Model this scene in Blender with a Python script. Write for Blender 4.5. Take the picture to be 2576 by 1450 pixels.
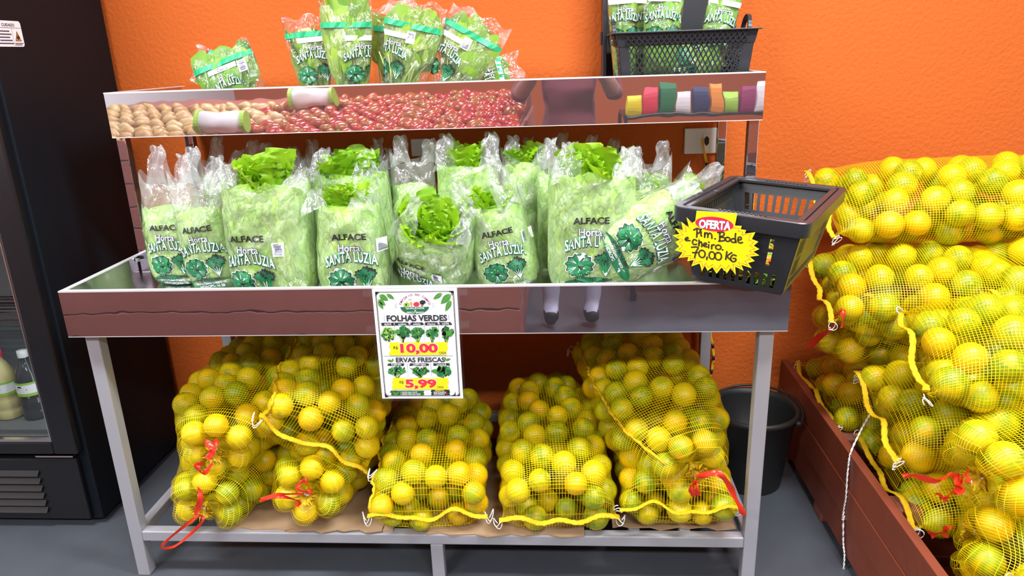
import bpy, bmesh, math, random
import numpy as np
from mathutils import Vector, Matrix, Euler, noise

for o in list(bpy.data.objects): bpy.data.objects.remove(o)
S = bpy.context.scene
COL = S.collection
PI = math.pi
rnd = random.Random(7)

# ------------------------------------------------------------------ camera
FPX, CAM = 1843.26, np.array([.3685, -1.6936, 1.4282])
YAW, PITCH, ROLL = -.0724, .3097, -.0348
cyw, syw, cp, sp = math.cos(YAW), math.sin(YAW), math.cos(PITCH), math.sin(PITCH)
FW = np.array([syw*cp, cyw*cp, -sp]); R0 = np.array([cyw, -syw, 0.]); U0 = np.cross(R0, FW)
RT = math.cos(ROLL)*R0 + math.sin(ROLL)*U0; UP = -math.sin(ROLL)*R0 + math.cos(ROLL)*U0
cam = bpy.data.cameras.new('camera'); camo = bpy.data.objects.new('camera', cam); COL.objects.link(camo)
cam.sensor_width = 36; cam.lens = FPX*36/2576; cam.clip_start = .02; cam.clip_end = 60
camo.matrix_world = Matrix(((RT[0], UP[0], -FW[0], CAM[0]), (RT[1], UP[1], -FW[1], CAM[1]), (RT[2], UP[2], -FW[2], CAM[2]), (0, 0, 0, 1)))
S.camera = camo
def at(x, y, ax, v):                       # photo pixel -> point on the plane coordinate[ax] = v
    d = FW + (x-1288)/FPX*RT - (y-725)/FPX*UP
    return CAM + (v-CAM[ax])/d[ax]*d
def pix(P):
    d = np.asarray(P)-CAM; z = d@FW
    return 1288+FPX*(d@RT)/z, 725-FPX*(d@UP)/z, z

# ------------------------------------------------------------------ world, lights, exposure
W = bpy.data.worlds.new('world'); S.world = W; W.use_nodes = True
W.node_tree.nodes['Background'].inputs[0].default_value = (.9, .95, 1, 1)
W.node_tree.nodes['Background'].inputs[1].default_value = .25
def area(loc, sx, sy, power, col=(.93, .965, 1)):
    l = bpy.data.lights.new('ceiling_light', 'AREA'); l.shape = 'RECTANGLE'; l.size = sx; l.size_y = sy
    l.energy = power; l.color = col
    o = bpy.data.objects.new('ceiling_light', l); COL.objects.link(o); o.location = loc
    return o
LAMPS = [(-1.35, -.6), (1.25, -.6), (-1.6, -3.0), (1.3, -3.0)]
for (lx, ly), pw in zip(LAMPS, (36, 48, 52, 52)): area((lx, ly, 2.86), 1.2, .28, pw)
S.view_settings.view_transform = 'Standard'; S.view_settings.look = 'None'
S.view_settings.gamma = 1; S.view_settings.use_curve_mapping = False
S.view_settings.exposure = 1.14
S.cycles.transparent_max_bounces = 32

# ------------------------------------------------------------------ materials
MATS = {}
def mat(name, col, rough=.5, metal=0, spec=.5, bump=0, bscale=40, var=0, vscale=6, vcol=None, trans=0, rand=None, coat=0, sub=0):
    if name in MATS: return MATS[name]
    m = bpy.data.materials.new(name); m.use_nodes = True; nt = m.node_tree; n = nt.nodes; L = nt.links
    b = n['Principled BSDF']; b.inputs['Roughness'].default_value = rough; b.inputs['Metallic'].default_value = metal
    b.inputs['Specular IOR Level'].default_value = spec; b.inputs['Base Color'].default_value = (*col, 1)
    if coat: b.inputs['Coat Weight'].default_value = coat
    if sub:
        b.inputs['Subsurface Weight'].default_value = sub; b.inputs['Subsurface Radius'].default_value = (.02, .015, .004)
    tc = n.new('ShaderNodeTexCoord')
    if var or rand:
        if rand:                                # rand: list of colours picked per object or per island
            r = n.new('ShaderNodeValToRGB'); els = r.color_ramp.elements
            while len(els) < len(rand): els.new(.5)
            for i, c in enumerate(rand): els[i].position = i/(len(rand)-1); els[i].color = (*c, 1)
            src = n.new('ShaderNodeNewGeometry').outputs['Random Per Island'] if var == 'island' else n.new('ShaderNodeObjectInfo').outputs['Random']
            tx = n.new('ShaderNodeTexNoise'); tx.inputs['Scale'].default_value = vscale; L.new(tc.outputs['Object'], tx.inputs['Vector'])
            a = n.new('ShaderNodeMath'); a.operation = 'MULTIPLY_ADD'; a.inputs[1].default_value = .5; L.new(tx.outputs['Fac'], a.inputs[0])
            s = n.new('ShaderNodeMath'); s.operation = 'SUBTRACT'; L.new(src, s.inputs[0]); s.inputs[1].default_value = .25
            L.new(s.outputs[0], a.inputs[2]); L.new(a.outputs[0], r.inputs['Fac']); out = r.outputs['Color']
        else:
            tx = n.new('ShaderNodeTexNoise'); tx.inputs['Scale'].default_value = vscale; tx.inputs['Detail'].default_value = 6
            L.new(tc.outputs['Object'], tx.inputs['Vector'])
            r = n.new('ShaderNodeValToRGB'); r.color_ramp.elements[0].position = .5-var/2; r.color_ramp.elements[1].position = .5+var/2
            r.color_ramp.elements[0].color = (*col, 1); r.color_ramp.elements[1].color = (*(vcol or [c*.7 for c in col]), 1)
            L.new(tx.outputs['Fac'], r.inputs['Fac']); out = r.outputs['Color']
        L.new(out, b.inputs['Base Color'])
    else: out = None
    if bump:
        t2 = n.new('ShaderNodeTexNoise'); t2.inputs['Scale'].default_value = bscale; t2.inputs['Detail'].default_value = 3
        L.new(tc.outputs['Object'], t2.inputs['Vector'])
        bp = n.new('ShaderNodeBump'); bp.inputs['Strength'].default_value = bump; bp.inputs['Distance'].default_value = .01
        L.new(t2.outputs['Fac'], bp.inputs['Height']); L.new(bp.outputs['Normal'], b.inputs['Normal'])
    if trans:                                   # thin leaf: part of the light passes through
        tr = n.new('ShaderNodeBsdfTranslucent'); mx = n.new('ShaderNodeMixShader'); mx.inputs[0].default_value = trans
        if out: L.new(out, tr.inputs[0])
        else: tr.inputs[0].default_value = (*col, 1)
        L.new(b.outputs[0], mx.inputs[1]); L.new(tr.outputs[0], mx.inputs[2]); L.new(mx.outputs[0], n['Material Output'].inputs[0])
    MATS[name] = m; return m

def thin_fresnel(n, L, gain, nrm_out=None):             # reflectance of a thin sheet, the same from either side
    lw = n.new('ShaderNodeLayerWeight'); lw.inputs[0].default_value = .5
    if nrm_out: L.new(nrm_out, lw.inputs['Normal'])
    pw = n.new('ShaderNodeMath'); pw.operation = 'POWER'; pw.inputs[1].default_value = 4.5; L.new(lw.outputs['Facing'], pw.inputs[0])
    ma = n.new('ShaderNodeMath'); ma.operation = 'MULTIPLY_ADD'; ma.use_clamp = True; ma.inputs[1].default_value = .9*min(gain, 1.1); ma.inputs[2].default_value = .04*gain; L.new(pw.outputs[0], ma.inputs[0])
    return ma
def film(name, col, milk, gloss, crink, scale, rough=.12, stretch=(1, 1, .5)):
    m = bpy.data.materials.new(name); m.use_nodes = True; nt = m.node_tree; n = nt.nodes; L = nt.links
    n.remove(n['Principled BSDF'])
    tc = n.new('ShaderNodeTexCoord'); mp = n.new('ShaderNodeMapping'); mp.inputs['Scale'].default_value = stretch
    mp.inputs['Rotation'].default_value = (.3, .5, .2)
    L.new(tc.outputs['Object'], mp.inputs['Vector'])
    t = n.new('ShaderNodeTexNoise'); t.inputs['Scale'].default_value = scale; t.inputs['Detail'].default_value = 4; t.inputs['Distortion'].default_value = 1.2
    L.new(mp.outputs[0], t.inputs['Vector'])
    v = n.new('ShaderNodeTexVoronoi'); v.inputs['Scale'].default_value = scale*.8; v.feature = 'F1'; L.new(mp.outputs[0], v.inputs['Vector'])
    ad = n.new('ShaderNodeMath'); ad.operation = 'ADD'; L.new(t.outputs['Fac'], ad.inputs[0]); L.new(v.outputs['Distance'], ad.inputs[1])
    bp = n.new('ShaderNodeBump'); bp.inputs['Strength'].default_value = crink; bp.inputs['Distance'].default_value = .02; L.new(ad.outputs[0], bp.inputs['Height'])
    tp = n.new('ShaderNodeBsdfTransparent'); tp.inputs[0].default_value = (.99, 1, .995, 1)
    df = n.new('ShaderNodeBsdfDiffuse'); df.inputs[0].default_value = (*col, 1); L.new(bp.outputs[0], df.inputs['Normal'])
    tl = n.new('ShaderNodeBsdfTranslucent'); tl.inputs[0].default_value = (*col, 1)
    gl = n.new('ShaderNodeBsdfGlossy'); gl.inputs['Roughness'].default_value = rough; gl.inputs[0].default_value = (1, 1, 1, 1); L.new(bp.outputs[0], gl.inputs['Normal'])
    m1 = n.new('ShaderNodeMixShader'); m1.inputs[0].default_value = .5; L.new(df.outputs[0], m1.inputs[1]); L.new(tl.outputs[0], m1.inputs[2])
    mr = n.new('ShaderNodeMapRange'); mr.inputs[1].default_value = .35; mr.inputs[2].default_value = .75; mr.inputs[3].default_value = milk*.5; mr.inputs[4].default_value = milk*1.5
    L.new(t.outputs['Fac'], mr.inputs[0])
    m2 = n.new('ShaderNodeMixShader'); L.new(mr.outputs[0], m2.inputs[0]); L.new(tp.outputs[0], m2.inputs[1]); L.new(m1.outputs[0], m2.inputs[2])
    fm = thin_fresnel(n, L, gloss, bp.outputs[0])
    m3 = n.new('ShaderNodeMixShader'); L.new(fm.outputs[0], m3.inputs[0]); L.new(m2.outputs[0], m3.inputs[1]); L.new(gl.outputs[0], m3.inputs[2])
    L.new(m3.outputs[0], n['Material Output'].inputs[0])
    MATS[name] = m; return m

film('milky_film', (.95, .99, 1), .22, 2.1, .65, 22, .13)
film('handle_film', (.93, .97, 1), .29, 2.0, .6, 22, .13)
film('clear_film', (.95, .97, 1), .05, 2.6, .9, 30, .05)
film('sleeve_film', (.95, .95, 1), .015, .8, .02, 8, .05)
film('net_dummy', (1, .8, 0), .5, 1, .1, 30)
wall_m = mat('orange_wall_paint', (.56, .115, .016), .75, bump=.35, bscale=75, spec=.25)
mat('white_paint', (.85, .85, .84), .7)
mat('floor_vinyl', (.055, .062, .074), .42, var=.5, vscale=3, vcol=(.080, .089, .104), bump=.05, bscale=60)
mat('steel', (.64, .61, .66), .015, 1, bump=.08, bscale=4)
def haze_steel(m):                         # polished sheet: sharp mirror plus a faint satin haze
    n = m.node_tree.nodes; L = m.node_tree.links; b = n['Principled BSDF']
    g = n.new('ShaderNodeBsdfGlossy'); g.inputs[0].default_value = (.62, .60, .68, 1); g.inputs['Roughness'].default_value = .6
    x = n.new('ShaderNodeMixShader'); x.inputs[0].default_value = .07; L.new(b.outputs[0], x.inputs[1]); L.new(g.outputs[0], x.inputs[2]); L.new(x.outputs[0], n['Material Output'].inputs[0])
haze_steel(MATS['steel'])
mat('steel_brushed', (.62, .62, .65), .2, 1)
mat('leg_paint', (.44, .44, .48), .38, .35)
mat('fridge_black', (.006, .009, .013), .5, spec=.15)
mat('fridge_gloss', (.010, .010, .012), .22, spec=.5)
mat('fridge_liner', (.16, .165, .17), .5)
mat('rim_steel', (.93, .93, .96), .32, .55)
mat('chrome', (.8, .8, .82), .15, 1)
mat('white_plastic', (.85, .85, .86), .35)
mat('dark_slot', (.02, .02, .02), .6)
mat('black_plastic', (.024, .026, .031), .36, spec=.5)
mat('bucket_black', (.016, .017, .017), .5)
mat('cardboard', (.42, .28, .16), .85, var=.5, vscale=20, vcol=(.36, .23, .13))
mat('red_wood', (.235, .052, .022), .5, var=.6, vscale=5, vcol=(.165, .035, .016), bump=.12, bscale=30)
mat('brick_wood', (.30, .10, .06), .8, var=.6, vscale=25, vcol=(.22, .07, .04))
mat('net_yellow', (.98, .76, .004), .4, trans=.35)
mat('hem_yellow', (.90, .58, .004), .55, trans=.2, bump=.6, bscale=220)
mat('red_ribbon', (.85, .055, .022), .25, trans=.35)
mat('white_thread', (.9, .9, .9), .6)
ORC = [(.19, .30, .008), (.74, .56, .006), (.27, .38, .008), (.84, .47, .004), (.54, .51, .008), (.18, .28, .008), (.82, .59, .006), (.62, .53, .008)]
mat('orange_peel', (.8, .5, .02), .33, rand=ORC, vscale=.9, bump=.12, bscale=260)
mat('orange_peel_many', (.8, .5, .02), .33, rand=ORC, var='island', vscale=9, bump=.12, bscale=260)
LC = [(.42, .68, .06), (.55, .78, .12), (.34, .60, .05), (.62, .80, .20)]
mat('lettuce_leaf', (.3, .6, .03), .45, rand=[(.27, .53, .010), (.36, .62, .02), (.20, .45, .010)], vscale=14, trans=.4)
mat('lettuce_mass', (.4, .6, .1), .5, rand=[(.44, .74, .10), (.58, .84, .22), (.34, .64, .06), (.70, .90, .36), (.48, .78, .13)], var='island', vscale=34, trans=.25, bump=.8, bscale=45)
def leafy(m):                              # folded leaf edges and ribs: darker green seams between paler blades
    n = m.node_tree.nodes; L = m.node_tree.links; b = n['Principled BSDF']; src = b.inputs['Base Color'].links[0].from_socket
    tc = n.new('ShaderNodeTexCoord'); mp = n.new('ShaderNodeMapping'); mp.inputs['Scale'].default_value = (1, 1, .6); L.new(tc.outputs['Object'], mp.inputs['Vector'])
    nz = n.new('ShaderNodeTexNoise'); nz.inputs['Scale'].default_value = 22; L.new(mp.outputs[0], nz.inputs['Vector'])
    ad = n.new('ShaderNodeVectorMath'); ad.operation = 'MULTIPLY_ADD'; ad.inputs[1].default_value = (.075, .075, .075); L.new(nz.outputs['Color'], ad.inputs[0]); L.new(mp.outputs[0], ad.inputs[2])
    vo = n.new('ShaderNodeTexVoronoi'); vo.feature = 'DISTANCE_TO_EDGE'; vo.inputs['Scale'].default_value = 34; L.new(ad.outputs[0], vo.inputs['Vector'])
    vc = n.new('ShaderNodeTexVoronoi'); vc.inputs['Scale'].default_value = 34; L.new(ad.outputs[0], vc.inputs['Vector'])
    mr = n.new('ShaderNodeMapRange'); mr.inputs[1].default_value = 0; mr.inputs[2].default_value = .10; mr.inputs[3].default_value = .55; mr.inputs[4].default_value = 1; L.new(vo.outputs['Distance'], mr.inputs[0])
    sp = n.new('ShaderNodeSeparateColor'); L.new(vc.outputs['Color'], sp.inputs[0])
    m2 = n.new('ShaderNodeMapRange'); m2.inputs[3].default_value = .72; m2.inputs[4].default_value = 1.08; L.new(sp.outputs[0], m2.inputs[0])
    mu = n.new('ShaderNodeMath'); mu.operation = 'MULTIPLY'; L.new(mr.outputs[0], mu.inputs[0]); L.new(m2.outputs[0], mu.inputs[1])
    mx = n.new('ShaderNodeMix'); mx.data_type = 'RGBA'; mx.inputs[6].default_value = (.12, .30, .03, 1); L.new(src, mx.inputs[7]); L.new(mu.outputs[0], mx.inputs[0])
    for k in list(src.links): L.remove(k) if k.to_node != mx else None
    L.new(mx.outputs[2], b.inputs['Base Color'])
    for t in n:
        if t.type == 'BSDF_TRANSLUCENT': L.new(mx.outputs[2], t.inputs[0])
    bp = n.new('ShaderNodeBump'); bp.inputs['Strength'].default_value = .7; bp.inputs['Distance'].default_value = .006; L.new(vo.outputs['Distance'], bp.inputs['Height']); L.new(bp.outputs[0], b.inputs['Normal'])
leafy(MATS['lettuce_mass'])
mat('root_beige', (.52, .42, .30), .8)
mat('kale_leaf', (.1, .3, .03), .5, rand=[(.13, .36, .04), (.22, .47, .06), (.32, .55, .08)], var='island', vscale=14, trans=.3)
mat('chicory_leaf', (.2, .4, .05), .45, rand=[(.22, .45, .035), (.38, .58, .07), (.14, .34, .03), (.52, .66, .11)], var='island', vscale=14, trans=.3)
mat('stem', (.55, .66, .25), .5, trans=.2)
mat('ink_black', (.02, .02, .022), .5)
mat('ink_dark', (.018, .028, .04), .5)
mat('ink_green', (.01, .16, .06), .5)
mat('ink_leaf', (.010, .19, .06), .5)
mat('ink_teal', (.0, .24, .11), .45)
mat('ink_stripe', (.02, .42, .18), .4)
mat('ink_white', (.95, .95, .97), .5)
mat('ink_navy', (.03, .04, .12), .5)
mat('ink_red', (.85, .03, .07), .5)
mat('ink_crimson', (.68, .015, .06), .5)
mat('ink_purple', (.30, .03, .12), .5)
mat('ink_yellow', (1, .84, .0), .5)
mat('ink_lime', (.35, .62, .06), .5)
mat('ink_mid', (.07, .33, .05), .5)
mat('ink_deep', (.02, .14, .03), .5)
mat('ink_orange', (.95, .35, .05), .5)
mat('ink_brown', (.30, .15, .06), .5)
mat('paper', (.93, .93, .95), .6)
mat('card_yellow', (1, .86, .0), .45)
mat('marker', (.06, .035, .02), .5)
mat('yellow_wire', (.85, .55, .02), .4)
mat('tomato', (.6, .05, .03), .25, rand=[(.36, .015, .015), (.45, .05, .015), (.32, .12, .02), (.40, .02, .02)], vscale=8)
mat('potato', (.7, .5, .22), .5, rand=[(.50, .33, .11), (.40, .22, .08), (.52, .40, .17)], vscale=8)
mat('board_brown', (.36, .12, .085), .45, var=.6, vscale=4, vcol=(.27, .085, .06))
mat('pepper', (.5, .3, .02), .25, rand=[(.12, .30, .02), (.25, .40, .03), (.85, .25, .01), (.75, .05, .01), (.20, .36, .03), (.80, .38, .02)], vscale=4)
mat('juice', (.72, .62, .28), .3); mat('bottle_clear', (.05, .055, .06), .12); mat('bottle_cap', (.8, .8, .8), .4)
mat('skin', (.35, .17, .11), .5); mat('shirt', (.20, .045, .06), .8); mat('shorts', (.45, .47, .60), .8); mat('hair', (.015, .012, .01), .6)
def glass(name):
    m = bpy.data.materials.new(name); m.use_nodes = True; nt = m.node_tree; n = nt.nodes; L = nt.links; n.remove(n['Principled BSDF'])
    tp = n.new('ShaderNodeBsdfTransparent'); tp.inputs[0].default_value = (.80, .82, .82, 1); gl = n.new('ShaderNodeBsdfGlossy'); gl.inputs['Roughness'].default_value = .03
    fr = thin_fresnel(n, L, 1.2); mx = n.new('ShaderNodeMixShader')
    L.new(fr.outputs[0], mx.inputs[0]); L.new(tp.outputs[0], mx.inputs[1]); L.new(gl.outputs[0], mx.inputs[2]); L.new(mx.outputs[0], n['Material Output'].inputs[0]); MATS[name] = m
glass('door_glass')
def emit(name, col, st):
    m = bpy.data.materials.new(name); m.use_nodes = True; b = m.node_tree.nodes['Principled BSDF']
    b.inputs['Emission Color'].default_value = (*col, 1); b.inputs['Emission Strength'].default_value = st; MATS[name] = m
emit('lamp_diffuser', (1, 1, 1), 4)
M = MATS

# ------------------------------------------------------------------ object helpers
def tag(o, label=None, cat=None, group=None, kind=None):
    if label: o['label'] = label
    if cat: o['category'] = cat
    if group: o['group'] = group
    if kind: o['kind'] = kind
    return o
def thing(name, label, cat, loc=(0, 0, 0), rot=(0, 0, 0), group=None):
    o = bpy.data.objects.new(name, None); o.empty_display_size = .05; COL.objects.link(o)
    o.location = loc; o.rotation_euler = rot
    return tag(o, label, cat, group)
def link(name, me, parent=None, loc=(0, 0, 0), rot=(0, 0, 0), sc=(1, 1, 1)):
    o = bpy.data.objects.new(name, me); COL.objects.link(o); o.parent = parent
    o.location = loc; o.rotation_euler = rot; o.scale = sc
    return o
def mesh(name, V, F, m, smooth=False):
    me = bpy.data.meshes.new(name)
    if isinstance(F, np.ndarray):
        V = np.asarray(V, dtype=np.float32); nf, k = F.shape
        me.vertices.add(len(V)); me.vertices.foreach_set('co', V.ravel())
        me.loops.add(nf*k); me.loops.foreach_set('vertex_index', F.astype(np.int32).ravel())
        me.polygons.add(nf); me.polygons.foreach_set('loop_start', np.arange(0, nf*k, k, dtype=np.int32))
        me.update(calc_edges=True); me.validate()
    else:
        me.from_pydata([tuple(map(float, v)) for v in V], [], F)
    if m: me.materials.append(M[m] if isinstance(m, str) else m)
    if smooth: me.polygons.foreach_set('use_smooth', [True]*len(me.polygons))
    me.update(); return me
def part(name, V, F, m, parent=None, smooth=False, loc=(0, 0, 0), rot=(0, 0, 0)):
    return link(name, mesh(name, V, F, m, smooth), parent, loc, rot)
class MB:                                   # collects shapes that belong to ONE part
    def __init__(s): s.V = []; s.F = []
    def add(s, V, F):
        k = len(s.V); s.V += [tuple(map(float, v)) for v in V]; s.F += [tuple(i+k for i in f) for f in F]; return s
    def box(s, x0, x1, y0, y1, z0, z1):
        return s.add([(x0, y0, z0), (x1, y0, z0), (x1, y1, z0), (x0, y1, z0), (x0, y0, z1), (x1, y0, z1), (x1, y1, z1), (x0, y1, z1)],
                     [(0, 3, 2, 1), (4, 5, 6, 7), (0, 1, 5, 4), (1, 2, 6, 5), (2, 3, 7, 6), (3, 0, 4, 7)])
    def bar(s, a, b, w, h, up=(0, 0, 1)):
        a, b, up = Vector(a), Vector(b), Vector(up); t = (b-a).normalized(); sd = t.cross(up)
        sd = sd.normalized() if sd.length > 1e-6 else Vector((1, 0, 0)); u = sd.cross(t).normalized()
        V = [p+sd*(i*w/2)+u*(j*h/2) for p in (a, b) for i, j in ((-1, -1), (1, -1), (1, 1), (-1, 1))]
        return s.add(V, [(3, 2, 1, 0), (4, 5, 6, 7), (0, 1, 5, 4), (1, 2, 6, 5), (2, 3, 7, 6), (3, 0, 4, 7)])
    def tube(s, pts, r, n=8, cap=True):
        pts = [Vector(p) for p in pts]; rs = r if isinstance(r, (list, tuple)) else [r]*len(pts)
        up = Vector((0, 0, 1)); V = []
        for i, p in enumerate(pts):
            t = (pts[min(i+1, len(pts)-1)]-pts[max(i-1, 0)]).normalized()
            a = t.cross(up)
            if a.length < .1: a = t.cross(Vector((1, 0, 0)))
            a.normalize(); b = t.cross(a)
            V += [p+(a*math.cos(2*PI*k/n)+b*math.sin(2*PI*k/n))*rs[i] for k in range(n)]
        F = [(i*n+k, i*n+(k+1) % n, (i+1)*n+(k+1) % n, (i+1)*n+k) for i in range(len(pts)-1) for k in range(n)]
        if cap: F += [tuple(range(n))[::-1], tuple(range((len(pts)-1)*n, len(pts)*n))]
        return s.add(V, F)
    def lathe(s, prof, n=24, c=(0, 0, 0)):
        V = [(c[0]+r*math.cos(2*PI*k/n), c[1]+r*math.sin(2*PI*k/n), c[2]+z) for r, z in prof for k in range(n)]
        F = [(i*n+k, i*n+(k+1) % n, (i+1)*n+(k+1) % n, (i+1)*n+k) for i in range(len(prof)-1) for k in range(n)]
        return s.add(V, F)
    def build(s, name, m, parent=None, smooth=False, bevel=0, loc=(0, 0, 0), rot=(0, 0, 0)):
        o = part(name, s.V, s.F, m, parent, smooth, loc, rot)
        if bevel:
            md = o.modifiers.new('bevel', 'BEVEL'); md.width = bevel; md.segments = 2; md.limit_method = 'ANGLE'
        return o
def grid_faces(nu, nv, wrap=False):
    i = np.arange(nu-1)[:, None]; j = np.arange(nv if wrap else nv-1)[None, :]; j2 = (j+1) % nv
    return np.stack([i*nv+j, i*nv+j2, (i+1)*nv+j2, (i+1)*nv+j], -1).reshape(-1, 4)
def solid(o, t, off=0):
    md = o.modifiers.new('solidify', 'SOLIDIFY'); md.thickness = t; md.offset = off; return o
TXT = {}
def text2d(s, size=1, off=0, shear=0, space=1):            # flat lettering -> vertices centred on its own box, faces
    k = (s, off, shear, space)
    if k not in TXT:
        c = bpy.data.curves.new('lettering', 'FONT'); c.body = s; c.size = 1; c.offset = off; c.shear = shear; c.space_character = space
        c.resolution_u = 3; o = bpy.data.objects.new('lettering', c); COL.objects.link(o); bpy.context.view_layer.update()
        me = o.evaluated_get(bpy.context.evaluated_depsgraph_get()).to_mesh()
        V = np.array([v.co[:2] for v in me.vertices]); F = [tuple(p.vertices) for p in me.polygons]
        bpy.data.objects.remove(o); bpy.data.curves.remove(c)
        lo, hi = V.min(0), V.max(0); TXT[k] = (V-(lo+hi)/2, F, hi-lo)
    V, F, sz = TXT[k]; return V*size, F, sz*size
def fit_text(s, w, h, off=0, shear=0, space=1):             # stretched to w x h
    V, F, sz = text2d(s, 1, off, shear, space)
    return V*np.array([w/sz[0], h/sz[1]]), F

# ------------------------------------------------------------------ the room
WY = .84
def struct(name, mb, m, parent=None, **k):
    o = mb.build(name, m, parent, **k)
    if not parent: o['kind'] = 'structure'
    return o
struct('floor', MB().box(-3.4, 4.2, -6.2, WY+.1, -.1, 0), 'floor_vinyl')
struct('ceiling', MB().box(-3.4, 4.2, -6.2, WY+.1, 2.9, 3), 'white_paint')
struct('wall_back', MB().box(-3.4, 4.2, WY, WY+.1, 0, 2.9), 'orange_wall_paint')
struct('wall_front', MB().box(-3.4, 4.2, -6.3, -6.2, 0, 2.9), 'orange_wall_paint')
struct('wall_left', MB().box(-3.5, -3.4, -6.2, WY, 0, 2.9), 'white_paint')
struct('wall_right', MB().box(4.2, 4.3, -6.2, WY, 0, 2.9), 'white_paint')

# ------------------------------------------------------------------ steel display stand
ZT, HT, ZU, HU, YU, HW = .8904, .1229, 1.3607, .1235, .3571, .9105
ZF = .836                                    # floor of the lower tray
ZUF = 1.318
YB = .80
st = thing('display_stand', 'polished steel two-tier produce stand on silver-grey legs', 'display stand', (0, 0, 0))
def P(mb, n, m='steel', bev=.0015): return mb.build(n, m, st, bevel=bev)
P(MB().box(-HW, HW, 0, .003, ZT-HT, ZT), 'front_panel', bev=0)
P(MB().box(-HW, HW, -.0008, .014, ZT-.0028, ZT+.0008), 'front_rim', 'rim_steel', 0)
P(MB().box(-HW, HW, 0, .02, ZT-HT-.002, ZT-HT), 'front_lower_edge', 'rim_steel', 0)
for s in (-1, 1):
    x0, x1 = sorted((s*HW, s*(HW-.003)))
    P(MB().box(x0, x1, .003, YB, ZT-HT, ZT), 'side_panel', bev=0)
    x0, x1 = sorted((s*HW, s*(HW-.014)))
    P(MB().box(x0, x1, .014, YB, ZT-.002, ZT+.0005), 'side_rim', 'rim_steel', 0)
P(MB().box(-HW+.003, HW-.003, .003, YB, ZF-.004, ZF), 'tray_floor', 'steel_brushed', 0)
P(MB().box(-HW, HW, YB-.003, YB, ZT-HT, ZT), 'back_panel', bev=0)
# upper tray
P(MB().box(-HW, HW, YU, YU+.003, ZU-HU, ZU), 'front_panel', bev=0)
P(MB().box(-HW, HW, YU-.0008, YU+.014, ZU-.0028, ZU+.0008), 'front_rim', 'rim_steel', 0)
P(MB().box(-HW, HW, YU, YU+.02, ZU-HU-.002, ZU-HU), 'front_lower_edge', 'rim_steel', 0)
for s in (-1, 1):
    x0, x1 = sorted((s*HW, s*(HW-.003))); P(MB().box(x0, x1, YU+.003, YB, ZU-HU, ZU), 'side_panel', bev=0)
    x0, x1 = sorted((s*HW, s*(HW-.014))); P(MB().box(x0, x1, YU+.014, YB, ZU-.002, ZU+.0005), 'side_rim', 'rim_steel', 0)
P(MB().box(-HW+.003, HW-.003, YU+.003, YB, ZUF-.004, ZUF), 'tray_floor', 'steel_brushed', 0)
P(MB().box(-HW, HW, YB-.003, YB, ZU-HU, ZU-.012), 'back_panel', bev=0)
P(MB().box(-HW, HW, YB-.014, YB, ZU-.014, ZU-.012), 'back_rim', 'rim_steel', 0)
PW = .028
for s in (-1, 1):
    for y in (YU+.006, .755):
        x0, x1 = sorted((s*(HW-.006), s*(HW-.006-PW)))
        P(MB().box(x0, x1, y, y+PW, ZF, ZU-HU), 'post', bev=.002)
LW = .036
for s in (-1, 1):
    for y in (.03, .75):
        x0, x1 = sorted((s*.889, s*(.889-LW))); P(MB().box(x0, x1, y, y+LW, 0, ZT-HT), 'leg', 'leg_paint', .003)
P(MB().box(-.013, .023, .032, .066, 0, .118), 'leg', 'leg_paint', .003)
P(MB().box(-.853, .853, .032, .064, .118, .15), 'front_rail', 'leg_paint', .003)
P(MB().box(-.853, .853, .752, .784, .118, .15), 'back_rail', 'leg_paint', .003)
for s in (-1, 1):
    x0, x1 = sorted((s*.887, s*.857)); P(MB().box(x0, x1, .066, .75, .118, .15), 'side_rail', 'leg_paint', .003)
for x in (-.56, -.28, 0, .28, .56, .70): P(MB().box(x-.015, x+.015, .064, .752, .120, .148), 'cross_rail', 'leg_paint', .002)
for s in (-1, 1): P(MB().box(s*(HW-.009)-.006, s*(HW-.009)+.006, .345, .352, ZT-.02, ZT-.008), 'rivet', 'chrome', .002)

# cardboard sheets on the shelf
for (x0, x1, y0, y1, rz, z, lab) in [(-.60, -.12, .045, .40, .03, .1505, 'brown corrugated cardboard sheet on shelf under the left sacks'),
                                     (-.43, -.15, .036, .42, -.02, .1545, 'brown cardboard flap under the tied front sack, overlapping another sheet'),
                                     (-.02, .42, .03, .45, .01, .1505, 'brown cardboard sheet under the two middle orange sacks'),
                                     (.50, .84, .07, .50, -.02, .1505, 'brown cardboard sheet with red print under the rightmost sacks')]:
    n = 14; V = []; F = []
    for i in range(n):
        x = x0+(x1-x0)*i/(n-1); e = .006*math.sin(i*2.1)+.004*math.sin(i*.9)
        V += [(x, y0+e, 0), (x, y1, 0), (x, y0+e, .0035), (x, y1, .0035)]
    for i in range(n-1):
        a = i*4; b = a+4; F += [(a, a+1, b+1, b), (a+2, b+2, b+3, a+3), (a, b, b+2, a+2), (a+1, a+3, b+3, b+1)]
    F += [(0, 2, 3, 1), (n*4-4, n*4-3, n*4-1, n*4-2)]
    tag(part('cardboard_sheet', V, F, 'cardboard', loc=(0, 0, z), rot=(0, 0, 0)), lab, 'cardboard', 'cardboard sheets on the shelf')

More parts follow.
